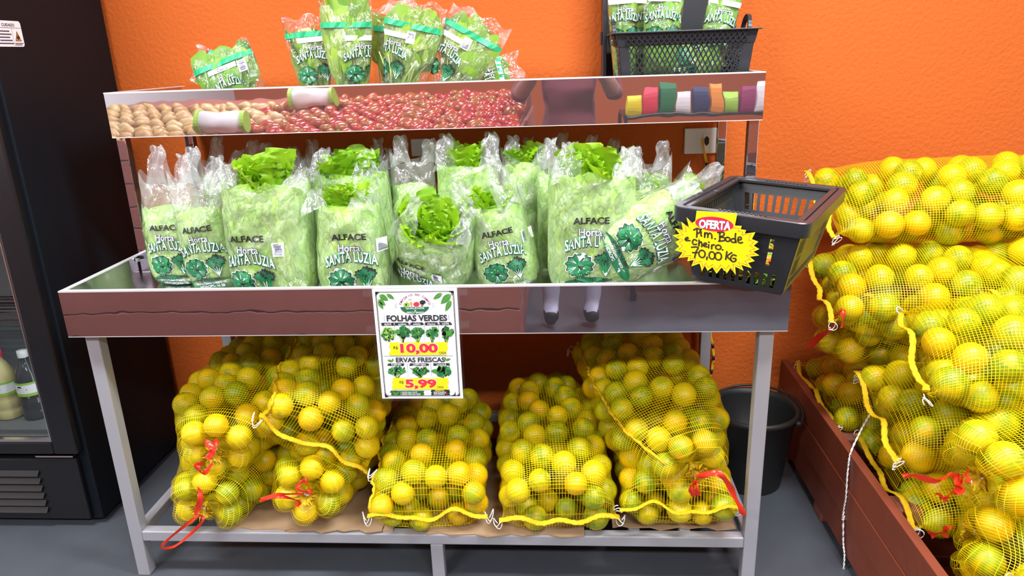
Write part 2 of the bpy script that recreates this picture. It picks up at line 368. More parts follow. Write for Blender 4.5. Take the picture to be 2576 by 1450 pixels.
# ------------------------------------------------------------------ fridge
FX, FY, FB = -1.142, .245, .815
fr = thing('display_fridge', 'tall black glass-door display fridge at the left edge', 'fridge', (-1.5, .53, 0))
def Fp(mb, n, m='fridge_black', bev=.004): return mb.build(n, m, fr, bevel=bev, loc=(1.5, -.53, 0))
Fp(MB().box(FX-.04, FX, FY+.03, FB, .02, 2.05), 'side_panel')
Fp(MB().box(-1.86, -1.82, FY+.03, FB, .02, 2.05), 'side_panel')
Fp(MB().box(-1.82, FX-.04, FB-.03, FB, .02, 2.05), 'back_panel')
Fp(MB().box(-1.82, FX-.04, FY+.06, FB-.03, 1.98, 2.05), 'top_panel')
Fp(MB().box(-1.82, FX-.04, FY+.05, FB-.03, .02, .30), 'machine_compartment')
Fp(MB().box(-1.815, FX-.045, FB-.06, FB-.035, .31, 1.97), 'inner_back', 'fridge_liner', 0)
Fp(MB().box(-1.815, FX-.045, FY+.06, FB-.06, .301, .33), 'inner_floor', 'fridge_liner', 0)
Fp(MB().box(FX-.06, FX-.041, FY+.06, FB-.06, .33, 1.97), 'inner_side', 'fridge_liner', 0)
dz0, dz1, gx1 = .275, 2.0, -1.232
door = Fp(MB().box(gx1, FX-.012, FY, FY+.045, dz0, dz1).box(-1.86, -1.78, FY, FY+.045, dz0, dz1).box(-1.78, gx1, FY, FY+.045, dz0, .318).box(-1.78, gx1, FY, FY+.045, 1.90, dz1), 'door_frame', 'fridge_gloss', .006)
def dsub(mb, n, m, bev=0): return mb.build(n, m, door, bevel=bev)
dsub(MB().box(-1.78, gx1, FY+.018, FY+.022, .318, 1.90), 'glass_pane', 'door_glass')
dsub(MB().box(-1.78, gx1, FY+.002, FY+.018, .318, .327).box(gx1-.005, gx1, FY+.002, FY+.018, .327, 1.90), 'glass_trim', 'chrome', .001)
Fp(MB().box(-1.30, FX-.035, FY+.004, FY+.03, .262, .268), 'hinge', 'chrome', .001)
base = Fp(MB().box(-1.86, FX-.03, FY+.01, FY+.05, .03, .255), 'base_panel', 'fridge_gloss', .006)
for i in range(6):
    z = .196-i*.027
    MB().add([(-1.80, FY+.009, z+.016), (-1.305, FY+.009, z+.016), (-1.305, FY-.004, z), (-1.80, FY-.004, z), (-1.80, FY+.009, z-.002), (-1.305, FY+.009, z-.002)],
             [(0, 3, 2, 1), (3, 4, 5, 2), (0, 4, 3), (1, 2, 5)]).build('louver', 'fridge_gloss', base, bevel=.0015)
for z in (.64, .97, 1.30, 1.63):
    m_ = MB(); [m_.box(-1.815, FX-.062, y, y+.004, z, z+.004) for y in np.arange(FY+.10, FB-.07, .035)]; m_.box(-1.81, -1.804, FY+.10, FB-.065, z-.005, z).box(FX-.07, FX-.064, FY+.10, FB-.065, z-.005, z)
    Fp(m_, 'wire_shelf', 'chrome', 0)
fl = area((-1.215, FY+.085, .95), .03, 1.2, .45); fl.name = 'fridge_light'; fl.rotation_euler = (PI/2, 0, .93)
# warning sticker on the side of the fridge
sk = thing('warning_sticker', 'white CUIDADO warning sticker on the black fridge side', 'sticker', (FX, .36, 1.525))
a, b = at(-12, 50, 0, FX), at(56, 112, 0, FX)
y0, y1, z0, z1 = .255, .402, 1.492, 1.560
def stk(V2, F, m, n, d): return part(n, [(d, y-.36, z-1.525) for y, z in V2], F, m, sk)
def rrect(x0, x1, z0, z1, r, k=5):
    o = []
    for cx, cz, a0 in ((x1-r, z1-r, 0), (x0+r, z1-r, 90), (x0+r, z0+r, 180), (x1-r, z0+r, 270)):
        o += [(cx+r*math.cos(math.radians(a0+90*i/k)), cz+r*math.sin(math.radians(a0+90*i/k))) for i in range(k+1)]
    return o
q = rrect(y0, y1, z0, z1, .008); stk(q, [tuple(range(len(q)))], 'paper', 'backing', .0008)
V, F = fit_text('CUIDADO', .05, .008, .02); stk(V+[.352, 1.549], F, 'ink_navy', 'lettering', .0014)
mb = MB(); 
for (p0, p1, p2, p3) in [(y0+.004, y1-.003, 1.541, 1.542), (.362, .3626, 1.494, 1.541)]: mb.add([(p0, p2, 0), (p1, p2, 0), (p1, p3, 0), (p0, p3, 0)], [(0, 1, 2, 3)])
for i, (p0, p1) in enumerate([(.31, .352), (.31, .358), (.31, .35), (.31, .357), (.30, .36)]): mb.add([(p0, 1.531-i*.008, 0), (p1, 1.531-i*.008, 0), (p1, 1.534-i*.008, 0), (p0, 1.534-i*.008, 0)], [(0, 1, 2, 3)])
for i, (p0, p1) in enumerate([(.365, .398), (.365, .392)]): mb.add([(p0, 1.5-i*.004, 0), (p1, 1.5-i*.004, 0), (p1, 1.502-i*.004, 0), (p0, 1.502-i*.004, 0)], [(0, 1, 2, 3)])
stk([v[:2] for v in mb.V], mb.F, 'ink_navy', 'fine_print', .0014)
stk([(.369, 1.507), (.393, 1.507), (.381, 1.534)], [(0, 1, 2)], 'ink_black', 'triangle_border', .0014)
stk([(.3715, 1.5085), (.3905, 1.5085), (.381, 1.530)], [(0, 1, 2)], 'ink_orange', 'triangle', .0018)
stk([(.377, 1.511), (.385, 1.511), (.387, 1.516), (.383, 1.522), (.381, 1.526), (.379, 1.521), (.375, 1.516)], [tuple(range(7))], 'ink_black', 'flame_mark', .0022)
# bottles behind the fridge glass
def bottle(px, liquid, lab, capm):
    x = at(px, 1040, 1, .40)[0]
    t = thing('juice_bottle', lab, 'bottle', (x, .40, .331), group='bottles in the fridge')
    MB().lathe([(.0, 0), (.036, 0), (.04, .006), (.04, .03), (.0375, .036), (.04, .042), (.04, .07), (.0375, .076), (.04, .082), (.04, .14), (.037, .16), (.022, .19), (.014, .205), (.014, .215)]).build('bottle_body', liquid, t, True)
    MB().lathe([(.0412, .088), (.0412, .135)]).build('paper_label', 'ink_white', t, True)
    MB().lathe([(.0416, .088), (.0416, .098)]).build('label_band', 'ink_lime', t, True)
    MB().lathe([(.016, .213), (.016, .235), (0, .235)]).build('cap', capm, t, True)
    MB().lathe([(.0416, .128), (.0416, .135)]).build('label_band', 'ink_lime', t, True)
    def lab_(x0, x1, z0, z1, m, nm): part(nm, [(.0422*math.sin(x/.0422), -.0422*math.cos(x/.0422), z) for x, z in ((x0, z0), (x1, z0), (x1, z1), (x0, z1))], [(0, 1, 2, 3)], m, t)
    lab_(-.014, .0, .119, .124, 'ink_dark', 'print_mark'); lab_(-.018, .016, .111, .114, 'fridge_liner', 'print_mark')
    if liquid == 'juice': lab_(-.012, .008, .098, .108, 'ink_red', 'fruit_mark')
bottle(30, 'juice', 'bottle of pale yellow juice behind the fridge glass', 'ink_red')
bottle(95, 'bottle_clear', 'clear dark bottle beside the pale juice bottle in the fridge', 'bottle_cap')

# ------------------------------------------------------------------ wall sockets, cable
def socket(x0, x1, z0, z1, lab, face):
    t = thing('wall_socket', lab, 'socket', ((x0+x1)/2, WY, (z0+z1)/2)); w, h = (x1-x0)/2, (z1-z0)/2
    MB().box(-w, w, -.009, 0, -h, h).build('cover_plate', 'white_plastic', t, bevel=.003)
    if face:
        MB().box(.0, .024, -.0115, -.009, -.024, .024).build('socket_insert', 'white_plastic', t, bevel=.001)
        q = [(.012+.009*math.cos(PI/6+k*PI/3), -.0118, .017*math.sin(PI/6+k*PI/3)) for k in range(6)]
        part('socket_recess', q, [tuple(range(6))], 'dark_slot', t)
    return t
o0, o1 = at(1722, 323, 1, WY), at(1722, 387, 1, WY)
socket(o0[0], o0[0]+.122, o1[2], o0[2], 'white wall socket with a yellow wire plugged in beside the steel post', True)
a, b = at(1034, 350, 1, WY), at(1078, 392, 1, WY)
socket(a[0], b[0], b[2], a[2], 'blank white wall plate half hidden behind the carrier bag handles', False)
wx = o0[0]+.061+.012
cb = thing('power_cable', 'yellow two-strand wire with black tape bands hanging from the wall socket', 'cable', (wx, WY-.015, .5))
pts = [(at(1770, 348, 1, .82)), at(1771, 375, 1, .80), at(1774, 400, 1, .815)]
px = [(1768, 350), (1770, 372), (1775, 400), (1783, 440), (1790, 560), (1793, 760), (1788, 840), (1793, 870), (1795, 900), (1790, 935), (1780, 965), (1772, 990)]
pp = [at(x, y, 1, .822) for x, y in px]; org = np.array([wx, WY-.015, .5])
def smooth_path(p, k=6):
    p = [np.asarray(q, float) for q in p]; out = []
    for i in range(len(p)-1):
        a, b, c, d = p[max(i-1, 0)], p[i], p[i+1], p[min(i+2, len(p)-1)]
        for j in range(k):
            t = j/k; out.append(.5*((2*b)+(c-a)*t+(2*a-5*b+4*c-d)*t*t+(3*b-a-3*c+d)*t**3))
    return out+[p[-1]]
sp_ = smooth_path(pp)
for dx in (-.0022, .0022):
    MB().tube([q-org+np.array([dx, .0015*math.sin(i*.7+dx*900), 0]) for i, q in enumerate(sp_)], .0021, 6).build('wire', 'yellow_wire', cb, True)
for i in (14, 17, 41, 47, 53): MB().tube([sp_[i]-org, sp_[i+1]-org, sp_[i+2]-org], .0052, 8).build('tape_band', 'ink_black', cb, True)

# ------------------------------------------------------------------ bucket
bc = at(1905, 1170, 2, .0); BX, BY = 1.0, .56
bk = thing('bucket', 'black plastic bucket on the floor behind the right leg of the stand', 'bucket', (BX, BY, 0))
MB().lathe([(0, .004), (.098, .004), (.102, 0), (.105, .006), (.137, .262), (.146, .264), (.148, .274), (.143, .282), (.134, .280), (.131, .262), (.100, .010), (0, .010)], 40).build('bucket_body', 'bucket_black', bk, True)
for s in (-1, 1):
    MB().lathe([(0, -.008), (.012, -.006), (.014, 0), (.012, .006), (0, .008)], 10).build('handle_lug', 'bucket_black', bk, True, loc=(s*.148*math.cos(.6), s*.148*math.sin(.6)*-1, .262))
hp = []
for k in range(25):
    a = PI*k/24; c = Vector((math.cos(a)*.155*math.cos(.6), -math.cos(a)*.155*math.sin(.6), .262)); d = Vector((math.sin(.6), math.cos(.6), 0))
    hp.append(c+d*(math.sin(a)*.150)+Vector((0, 0, .028*math.sin(a))))
MB().tube(hp, .004, 6).build('bail_handle', 'bucket_black', bk, True)

# ------------------------------------------------------------------ red-brown timber bay holding the sack pile
CX = 1.16
cr = thing('timber_bay', 'red-brown stained timber bay holding the pile of orange sacks', 'pallet', (CX, .2, 0))
for z0, z1, dx in ((.035, .135, .003), (.137, .232, 0), (.234, .332, .002)):
    MB().box(dx, .024+dx, -1.25, .63, z0, z1).build('plank', 'red_wood', cr, bevel=.002)
for y in (.50, .14, -.22, -.58):
    MB().box(.026, .11, y-.035, y+.035, .135, .300).build('support_block', 'brick_wood', cr, bevel=.004)
    MB().box(.004, .080, y-.02, y+.05, 0, .034).build('foot_block', 'brick_wood', cr, bevel=.003)
for y in np.arange(-.95, .62, .15): MB().box(.112, 1.2, y, y+.11, .10, .125).build('deck_board', 'red_wood', cr, bevel=.002)
for y in (-.9, -.2, .5): MB().box(.112, 1.2, y, y+.07, 0, .10).build('bearer', 'red_wood', cr, bevel=.002)

# ------------------------------------------------------------------ net sacks of oranges
RO = .0345
nrm = lambda v: v/np.maximum(np.linalg.norm(v, axis=-1, keepdims=True), 1e-9)
ORANGES = []                                  # (centre, radius, sack index)
SACKS = []
def sack(label, olabel, P0, P1, P2, w, h, up=(0, 0, 1), zmin=None, seed=1, pts=None, tie=True, tdir=None, ribbon=None, hemdrop=0, ppow=2.6, ymax=.835, cell=.0086, blunt=3.2, threads=((0, 1), (1, 1)), RO=RO, up0=None, seam_phi=None, front=(.30, 2.2)):
    rg = np.random.default_rng(seed)
    P0, P1, P2, up = [np.asarray(q, float) for q in (P0, P1, P2, up)]
    L = np.linalg.norm(P2-P0)
    def ctr(s): s = s[..., None]; return (1-s)**2*P0+2*s*(1-s)*P1+s*s*P2
    def prof(s):
        e = np.clip((s-.60)/.40, 0, 1); pin = np.sqrt(np.clip(1-e**blunt, 0, 1))
        a = w/2*(.97+.03*np.sin(s*PI))*np.maximum(pin, .05)
        f = np.clip(1-s/front[0], 0, 1); b = h/2*np.maximum(np.sqrt(np.clip(1-f**front[1], 0, 1))*pin, .02)
        return a, b
    def surf(s, ph):
        c = ctr(s); t = nrm(2*(1-s)[..., None]*(P1-P0)+2*s[..., None]*(P2-P1))
        uq = up if up0 is None else up+(np.asarray(up0, float)-up)*np.clip(1-s/.38, 0, 1)[..., None]
        sd = nrm(np.cross(t, uq)); u = np.cross(sd, t); a, b = prof(s)
        co, si = np.cos(ph), np.sin(ph)
        x = a*np.sign(co)*np.abs(co)**(2/ppow); y = b*np.sign(si)*np.abs(si)**(2/ppow)
        q = c+sd*x[..., None]+u*y[..., None]
        if zmin is not None: q[..., 2] = np.maximum(q[..., 2], zmin+.002)
        q[..., 1] = np.minimum(q[..., 1], ymax)
        return q
    def normal(s, ph):
        e = 2e-3
        du = surf(np.clip(s+e, 0, 1), ph)-surf(np.clip(s-e, 0, 1), ph); dv = surf(s, ph+e*4)-surf(s, ph-e*4)
        n = nrm(np.cross(dv, du)); c = ctr(s); sg = np.sign(((surf(s, ph)-c)*n).sum(-1)); sg[sg == 0] = 1
        return n*sg[..., None]
    # pack the outer layer of fruit
    s = rg.random(6000); ph = rg.random(6000)*2*PI
    S_ = surf(s, ph); N_ = normal(s, ph); a, b = prof(s)
    inn = S_-N_*RO; ok = (b > RO*.95) & (np.abs(((inn-ctr(s)))).sum(-1) < 2)
    if zmin is not None: ok &= inn[:, 2] > zmin+RO*.9
    cand = inn[ok]; cn = N_[ok]
    td0 = nrm(P2-P1); pre = []
    if tie:                                   # a ring of fruit crowding round the tied mouth
        aa = nrm(np.cross(td0, [.1, .2, 1])); bb = np.cross(td0, aa)
        for k in range(6):
            q = P2-td0*(RO*.55)+aa*math.cos(k*PI/3+seed)*RO*2.02*min(1, w/.3)+bb*math.sin(k*PI/3+seed)*RO*2.02*min(1, h/.22)
            if zmin is None or q[2] > zmin+RO*.85: pre.append(q)
        cand = np.concatenate([np.array(pre).reshape(-1, 3), cand])
    keep = list(range(len(pre))) or [int(rg.integers(len(cand)))]
    md = np.min([np.linalg.norm(cand-cand[k], axis=1) for k in keep], axis=0)
    while True:
        m = np.where(md >= 1.86*RO, md, 9); i = int(np.argmin(m))
        if m[i] == 9: break
        keep.append(i); md = np.minimum(md, np.linalg.norm(cand-cand[i], axis=1))
    C = cand[keep]; R = RO*(.92+.12*rg.random(len(C)))
    # net: taut membrane over the fruit
    nu = int(L/cell)+14; per = 2*(w+h)*.86; nv = int(per/cell)
    uu = np.linspace(0, 1, nu)**1; uu[-6:] = uu[-7]+(1-uu[-7])*np.linspace(.17, 1, 6)**.6
    vv = np.arange(nv)/nv*2*PI
    # even spacing round the section
    tt = np.linspace(0, 2*PI, 721); x = np.cos(tt); y = np.sin(tt)
    ex, ey = w/2*np.sign(x)*abs(x)**(2/ppow), h/2*np.sign(y)*abs(y)**(2/ppow); al = np.concatenate([[0], np.cumsum(np.hypot(np.diff(ex), np.diff(ey)))])
    vv = np.interp(np.arange(nv)/nv*al[-1], al, tt)
    sg, pg = np.meshgrid(uu, vv, indexing='ij'); B = surf(sg.ravel(), pg.ravel()); N = normal(np.clip(sg.ravel(), .004, .985), pg.ravel())
    RR = R+.0012
    rel = C[None]-B[:, None]; dn = (rel*N[:, None]).sum(-1); tt2 = (rel**2).sum(-1)-dn**2
    hgt = np.where(tt2 < RR**2, dn+np.sqrt(np.clip(RR**2-tt2, 0, None)), -9); hgt[np.abs(dn) > .07] = -9
    ob = hgt.max(1).reshape(nu, nv); av, bv = prof(uu); ob = np.where(ob < -.04, -.012, ob)
    floor_ = np.where(bv < RO*.8, -.002, -.02)[:, None]; H = np.maximum(ob, floor_)
    for k in range(70):
        A = (np.roll(H, 1, 1)+np.roll(H, -1, 1))*.25
        A[1:-1] += (H[2:]+H[:-2])*.25; A[0] = H[0]; A[-1] = H[-1]
        H = np.maximum(ob, A-.0003)
    Q = B+N*H.reshape(-1, 1)
    if tie: Q = Q+td0*(np.clip((sg.ravel()-.90)/.07, 0, 1)*np.clip((1-sg.ravel())/.03, 0, 1)*RO*.5)[:, None]
    if zmin is not None: Q[:, 2] = np.maximum(Q[:, 2], zmin+.0008)
    Q = Q.reshape(nu, nv, 3)
    org = np.array([*((P0+P2)/2)[:2], zmin if zmin is not None else (P0[2]+P2[2])/2-h/2])
    t = thing('orange_sack', label, 'sack', tuple(org), group='net sacks of oranges')
    def strands(Q, wid):
        nu, nv, _ = Q.shape
        du = nrm(np.gradient(Q, axis=0)); dv = nrm(np.roll(Q, -1, 1)-np.roll(Q, 1, 1))
        # lengthwise strands
        V1 = np.stack([Q-dv*wid*.45, Q+dv*wid*.45], 2).reshape(-1, 3)
        i = np.arange(nu-1)[:, None]; j = np.arange(nv)[None]
        a = (i*nv+j)*2; b = ((i+1)*nv+j)*2; F1 = np.stack([a, a+1, b+1, b], -1).reshape(-1, 4)
        V2 = np.stack([Q-du*wid*.6, Q+du*wid*.6], 2).reshape(-1, 3)
        i = np.arange(nu)[:, None]; a = (i*nv+j)*2; b = (i*nv+(j+1) % nv)*2
        F2 = np.stack([a, a+1, b+1, b], -1).reshape(-1, 4)
        return np.concatenate([V1, V2]), np.concatenate([F1, F2+len(V1)])
    V, F = strands(Q-org, .0012)
    part('net', V, F, 'net_yellow', t)
    if seam_phi is not None:
        j = int(np.argmin(np.abs(vv-seam_phi))); cl = Q[:-4, j]-org+N.reshape(nu, nv, 3)[:-4, j]*.002
        MB().tube([c+np.array([.0015*math.sin(i*1.7), .0012*math.cos(i*2.3), .0015*math.sin(i*.9)]) for i, c in enumerate(cl)], [.0042+.0012*math.sin(i*2.1) for i in range(len(cl))], 6).build('side_seam', 'hem_yellow', t, True)
    # sewn hem along the flat end
    k0 = 0; e0 = surf(np.zeros(1), np.zeros(1))[0]; e1 = surf(np.zeros(1), np.full(1, PI))[0]
    ax0 = nrm(P1-P0); n = 46; V = []; side = nrm(e1-e0); upv = np.cross(side, ax0)
    for i in range(n):
        f = i/(n-1); p = e0+(e1-e0)*f+upv*(.013*math.sin(f*9+seed)+.006*math.sin(f*21+seed*2))-ax0*(.006+.006*math.sin(f*14+seed*3))
        p = p+np.array([0, 0, -hemdrop*math.sin(f*PI)])
        if zmin is not None: p[2] = max(p[2], zmin+.006)
        for k in range(8):
            an = 2*PI*k/8; V.append(p-org+ax0*(.0082*math.cos(an))*(1+.12*math.sin(i*2.3))+upv*(.0026*math.sin(an)))
    part('hem', V, grid_faces(n, 8, True), 'hem_yellow', t, True)
    for f, on in threads:
        if not on: continue
        p = e0 if f == 0 else e1; d = (e0-e1 if f == 0 else e1-e0); d = nrm(d)
        pts = [p-org+d*(.004+.012*math.sin(k*.45))+upv*(.011*math.sin(k*.9+seed))-ax0*(.010*math.cos(k*.9)+.002)+np.array([0, 0, -.0012*k]) for k in range(16)]
        MB().tube(smooth_path(pts, 3), .0013, 5).build('thread', 'white_thread', t, True)
    if tie:
        td = nrm(P2-P1) if tdir is None else nrm(np.asarray(tdir, float)); p = P2-org
        a = nrm(np.cross(td, [0.3, .1, 1])); b = np.cross(td, a); V = []; n = 40; rows = [(.006, -.012), (.005, .0), (.012, .010), (.020, .020), (.026, .026)]
        for r, d in rows:
            for k in range(n):
                an = 2*PI*k/n; rr = r*(1+.45*math.sin(k*PI*.9+seed)*(1 if d > .005 else .2)); V.append(p+td*(d+.004*math.sin(k*2.1)*(d > .005))+a*rr*math.cos(an)+b*rr*math.sin(an))
        part('gathered_mouth', V, grid_faces(5, n, True), 'hem_yellow', t, True)
        MB().tube([p+td*.002+a*.007*math.cos(k*.8)+b*.007*math.sin(k*.8)+td*.0004*k for k in range(18)], .0016, 5).build('thread', 'white_thread', t, True)
        if ribbon:
            for rib in ribbon: ribbon_strip(t, [q-org for q in rib[0]], rib[1], seed)
    for c, r in zip(C, R): ORANGES.append((c, r, len(SACKS), olabel))
    SACKS.append((t, label))
def ribbon_strip(t, pts, wid, seed=0, nm='tie_ribbon', m='red_ribbon'):
    pts = smooth_path(pts, 6); n = len(pts); V = []
    for i, p in enumerate(pts):
        tg = nrm(np.asarray(pts[min(i+1, n-1)])-np.asarray(pts[max(i-1, 0)])); sd = nrm(np.cross(tg, FW)); f2 = np.cross(sd, tg)
        an = .9*math.sin(i*.5+seed); sd = sd*math.cos(an)+f2*math.sin(an)
        for k in range(4): V.append(p+sd*(wid*(k/3-.5))+f2*(.0025*math.sin(k*2.5+i*.8)))
    part(nm, V, grid_faces(n, 4), m, t, True)
def A(x, y, Y): return at(x, y, 1, Y)
def AX(x, y, X): return at(x, y, 0, X)
ZS = .154
OL = 'yellow-green orange inside '
# --- under the stand
t1 = A(525, 1150, .0); t1b = A(502, 1280, .0); t2 = A(765, 1255, .0); t5 = A(1748, 1195, .0)
sack('net sack of oranges at bottom left, red-tied, lying under another sack', OL+'the bottom left net sack', (-.62, .62, .25), (-.64, .3, .27), t1b+[0, .03, -.01], .32, .225, zmin=ZS, seed=11,
     ribbon=[([A(497, 1228, -.02), A(505, 1255, -.035), t1b+[0, -.03, 0]], .016), ([t1b+[0, -.03, 0], A(512, 1308, -.05), A(455, 1365, -.06), A(412, 1382, -.06), A(418, 1362, -.062), A(495, 1300, -.055), t1b+[.005, -.032, 0]], .009)])
sack('upper left net sack of oranges tied with a crumpled red ribbon', OL+'the upper left net sack', (-.59, .68, .45), (-.62, .33, .475), t1+[0, .04, 0], .36, .25, seed=12, up=(0, .25, 1),
     ribbon=[([A(515, 1112, -.03), A(535, 1130, -.045), A(525, 1155, -.05), A(540, 1120, -.04), A(548, 1108, -.03)], .018), ([t1+[0, -.03, 0], A(495, 1172, -.05), A(512, 1192, -.05), A(535, 1165, -.04)], .014)])
sack('tied net sack of oranges at floor of shelf beneath the hemmed sack near sign', OL+'the lower sack in second column', (-.36, .60, .25), (-.36, .3, .26), t2+[0, .03, 0], .30, .21, zmin=ZS+.004, seed=13,
     ribbon=[([A(768, 1205, -.02), A(748, 1228, -.04), A(782, 1240, -.045), A(765, 1205, -.03)], .012), ([t2+[0, -.03, .01], A(710, 1250, -.055), A(655, 1258, -.05), A(700, 1245, -.05), A(760, 1243, -.05)], .010), ([t2+[0, -.03, .01], A(745, 1275, -.05)], .014)])
sack('tall net sack of oranges leaning behind the price sign, yellow hem across front', OL+'the hemmed sack behind the price sign', (A(640, 1040, .03)+A(940, 1195, .05))/2+[0, .0, .0], (-.31, .25, .50), (-.34, .70, .54), .35, .27, seed=14, front=(.18, 2.8), up=(.10, .3, 1), up0=(.66, .3, 1), seam_phi=PI-.55, hemdrop=.0, tie=False)
sack('net sack of oranges left of centre with its hem hanging over the rail', OL+'the centre sack below the price sign', (A(920, 1305, -.005)+A(1235, 1283, .0))/2, (-.02, .25, .30), (-.03, .60, .28), .335, .245, zmin=ZS+.004, seed=15, front=(.15, 3.0), seam_phi=PI-.35, up=(0, .12, 1), tie=False)
sack('net sack of oranges right of centre standing alone, hem along its foot', OL+'the sack right of centre', (A(1243, 1285, .0)+A(1572, 1325, .0))/2, (.335, .25, .33), (.29, .62, .31), .335, .265, zmin=ZS+.004, seed=16, front=(.15, 3.0), up=(0, .14, 1), tie=False)
sack('bottom right net sack of oranges, hem facing front below a tied sack', OL+'the bottom right sack on the shelf', (A(1550, 1272, .01)+A(1868, 1285, .01))/2, (.68, .3, .26), (.66, .62, .26), .325, .20, zmin=ZS+.004, seed=17, front=(.15, 3.0), tie=False)
sack('upper right net sack of oranges under the stand, long red tie hanging', OL+'the upper right sack on the shelf', (.57, .70, .47), (.60, .34, .47), t5+[0, .045, 0], .37, .275, seed=18, seam_phi=.55, up=(-.25, .3, 1),
     ribbon=[([t5+[0, -.03, .01], A(1800, 1190, -.05), A(1830, 1215, -.055), A(1858, 1270, -.05), A(1872, 1298, -.045)], .017), ([t5+[0, -.03, 0], A(1738, 1225, -.055), A(1745, 1250, -.05)], .016), ([t5+[0, -.03, 0], A(1752, 1225, -.055), A(1757, 1248, -.05)], .013)])
# --- the pile at the right
def rp(label, ol, c, ext, w, h, seed, drop=0, yaw=0, up=(0, 0, 1), RO=.040, **k):
    c = np.array(c, float); d = np.array([math.cos(yaw), math.sin(yaw), 0])
    sack(label, OL+ol, c, c+d*ext*.5+[0, 0, .012], c+d*ext+[0, 0, drop], w, h, seed=seed, up=up, RO=RO, **k)
rp('topmost net sack of oranges on the right pile, against the wall', 'the topmost sack of the right pile', (A(2015, 440, .70)+A(2128, 592, .42))/2, .80, .345, .20, 21, .02, -.04, up=(0, -.42, 1), tie=False)
rp('net sack of oranges directly below the topmost sack, behind the shopping basket', 'the second sack of the right pile', (1.13, .42, .735), .56, .36, .23, 22, 0, -.12, up=(0, -.25, 1), tie=False)
rp('net sack of oranges at right edge below the topmost sack', 'the sack at the right edge below the topmost', (1.52, .36, .77), .62, .34, .23, 23, 0, 0, tie=False)
rp('large net sack of oranges bulging forward in the middle of the right pile', 'the large bulging sack of the right pile', (AX(2215, 780, 1.22)+AX(2400, 1000, 1.24))/2, .72, .36, .24, 24, .03, -.22, up=(0, -.28, 1), tie=False)
tt_ = np.array(AX(2112, 808, 1.17))
sack('net sack of oranges with red ribbon tied at its left end near the wall', OL+'the red-tied sack near the wall', (1.75, .52, .54), (1.45, .52, .53), tt_+[.03, .05, -.03], .34, .21, seed=25, RO=.039,
     ribbon=[([tt_+[-.02, -.02, 0], AX(2085, 830, 1.12), AX(2040, 868, 1.11), AX(2030, 880, 1.11)], .018), ([tt_+[-.02, -.02, 0], AX(2105, 790, 1.13), AX(2120, 785, 1.13), AX(2118, 825, 1.13)], .014)])
rp('lowest net sack of oranges by the wall, hem dropping over the timber', 'the lowest sack near the wall', (1.20, .56, .33), .55, .46, .20, 26, 0, -.04, up=(-.5, 0, 1), zmin=.127, tie=False)
rp('net sack of oranges in the middle layer behind the hanging white string', 'the middle layer sack behind the white string', (1.21, .14, .47), .55, .40, .23, 27, 0, -.12, up=(-.25, -.1, 1), tie=False)
rp('bottom net sack of oranges beside the timber, hem facing the string', 'the bottom sack beside the string', (1.235, .10, .30), .55, .46, .20, 28, 0, -.06, up=(-.4, 0, 1), zmin=.127, tie=False)
t7 = np.array(AX(2440, 1218, 1.27))
sack('net sack of oranges at lower right edge with a wide red ribbon', OL+'the red-ribboned sack at lower right edge', (1.85, -.17, .55), (1.5, -.16, .56), t7+[.04, .02, .01], .36, .26, seed=29, RO=.041, tdir=(-1, -.3, -.2),
     ribbon=[([t7+[-.02, -.01, 0], AX(2400, 1200, 1.22), AX(2350, 1205, 1.21), AX(2290, 1200, 1.20), AX(2283, 1192, 1.20)], .024), ([t7+[-.02, -.01, 0], AX(2400, 1238, 1.22), AX(2370, 1252, 1.21), AX(2362, 1245, 1.21)], .022), ([t7+[-.02, 0, 0], AX(2430, 1190, 1.23), AX(2438, 1215, 1.23)], .016)])
t8 = np.array(AX(2400, 1340, 1.27))
sack('net sack of oranges at bottom right corner, hem low and short red ribbon', OL+'the sack at the bottom right corner', (1.80, -.30, .33), (1.5, -.28, .32), t8+[.05, 0, 0], .40, .22, seed=30, RO=.041, zmin=.127,
     ribbon=[([t8+[-.02, -.01, 0], AX(2370, 1340, 1.22), AX(2338, 1345, 1.21)], .018), ([t8+[-.02, 0, 0], AX(2380, 1330, 1.22), AX(2396, 1325, 1.22)], .014)])
rp('net sack of oranges partly out of frame below the ribboned one at the right', 'the frontmost sack at the right edge', (1.29, -.56, .36), .55, .38, .23, 31, 0, 0, up=(-.3, 0, 1), zmin=.127, tie=False)

# oranges: the 300 that show largest as things, the rest as one object
pj = [(*pix(c), r) for c, r, *_ in ORANGES]
BW, BH, K = 644, 363, 4
zb = np.full((BH, BW), 1e9); ib = np.full((BH, BW), -1, int)
gx, gy = np.meshgrid(np.arange(BW), np.arange(BH))
for i, (x, y, z, r) in enumerate(pj):
    x /= K; y /= K; rr = FPX*r/z/K
    x0, x1, y0, y1 = int(max(0, x-rr-1)), int(min(BW, x+rr+2)), int(max(0, y-rr-1)), int(min(BH, y+rr+2))
    if x0 >= x1 or y0 >= y1: continue
    dd = (gx[y0:y1, x0:x1]-x)**2+(gy[y0:y1, x0:x1]-y)**2; zz = z-r*np.sqrt(np.clip(1-dd/rr**2, 0, 1))
    m = (dd < rr*rr) & (zz < zb[y0:y1, x0:x1]); zb[y0:y1, x0:x1][m] = zz[m]; ib[y0:y1, x0:x1][m] = i
cnt = np.bincount(ib[ib >= 0].ravel(), minlength=len(ORANGES))
order = np.argsort(-cnt); top = [i for i in order[:300] if cnt[i] > 0]; tops = set(int(i) for i in top)
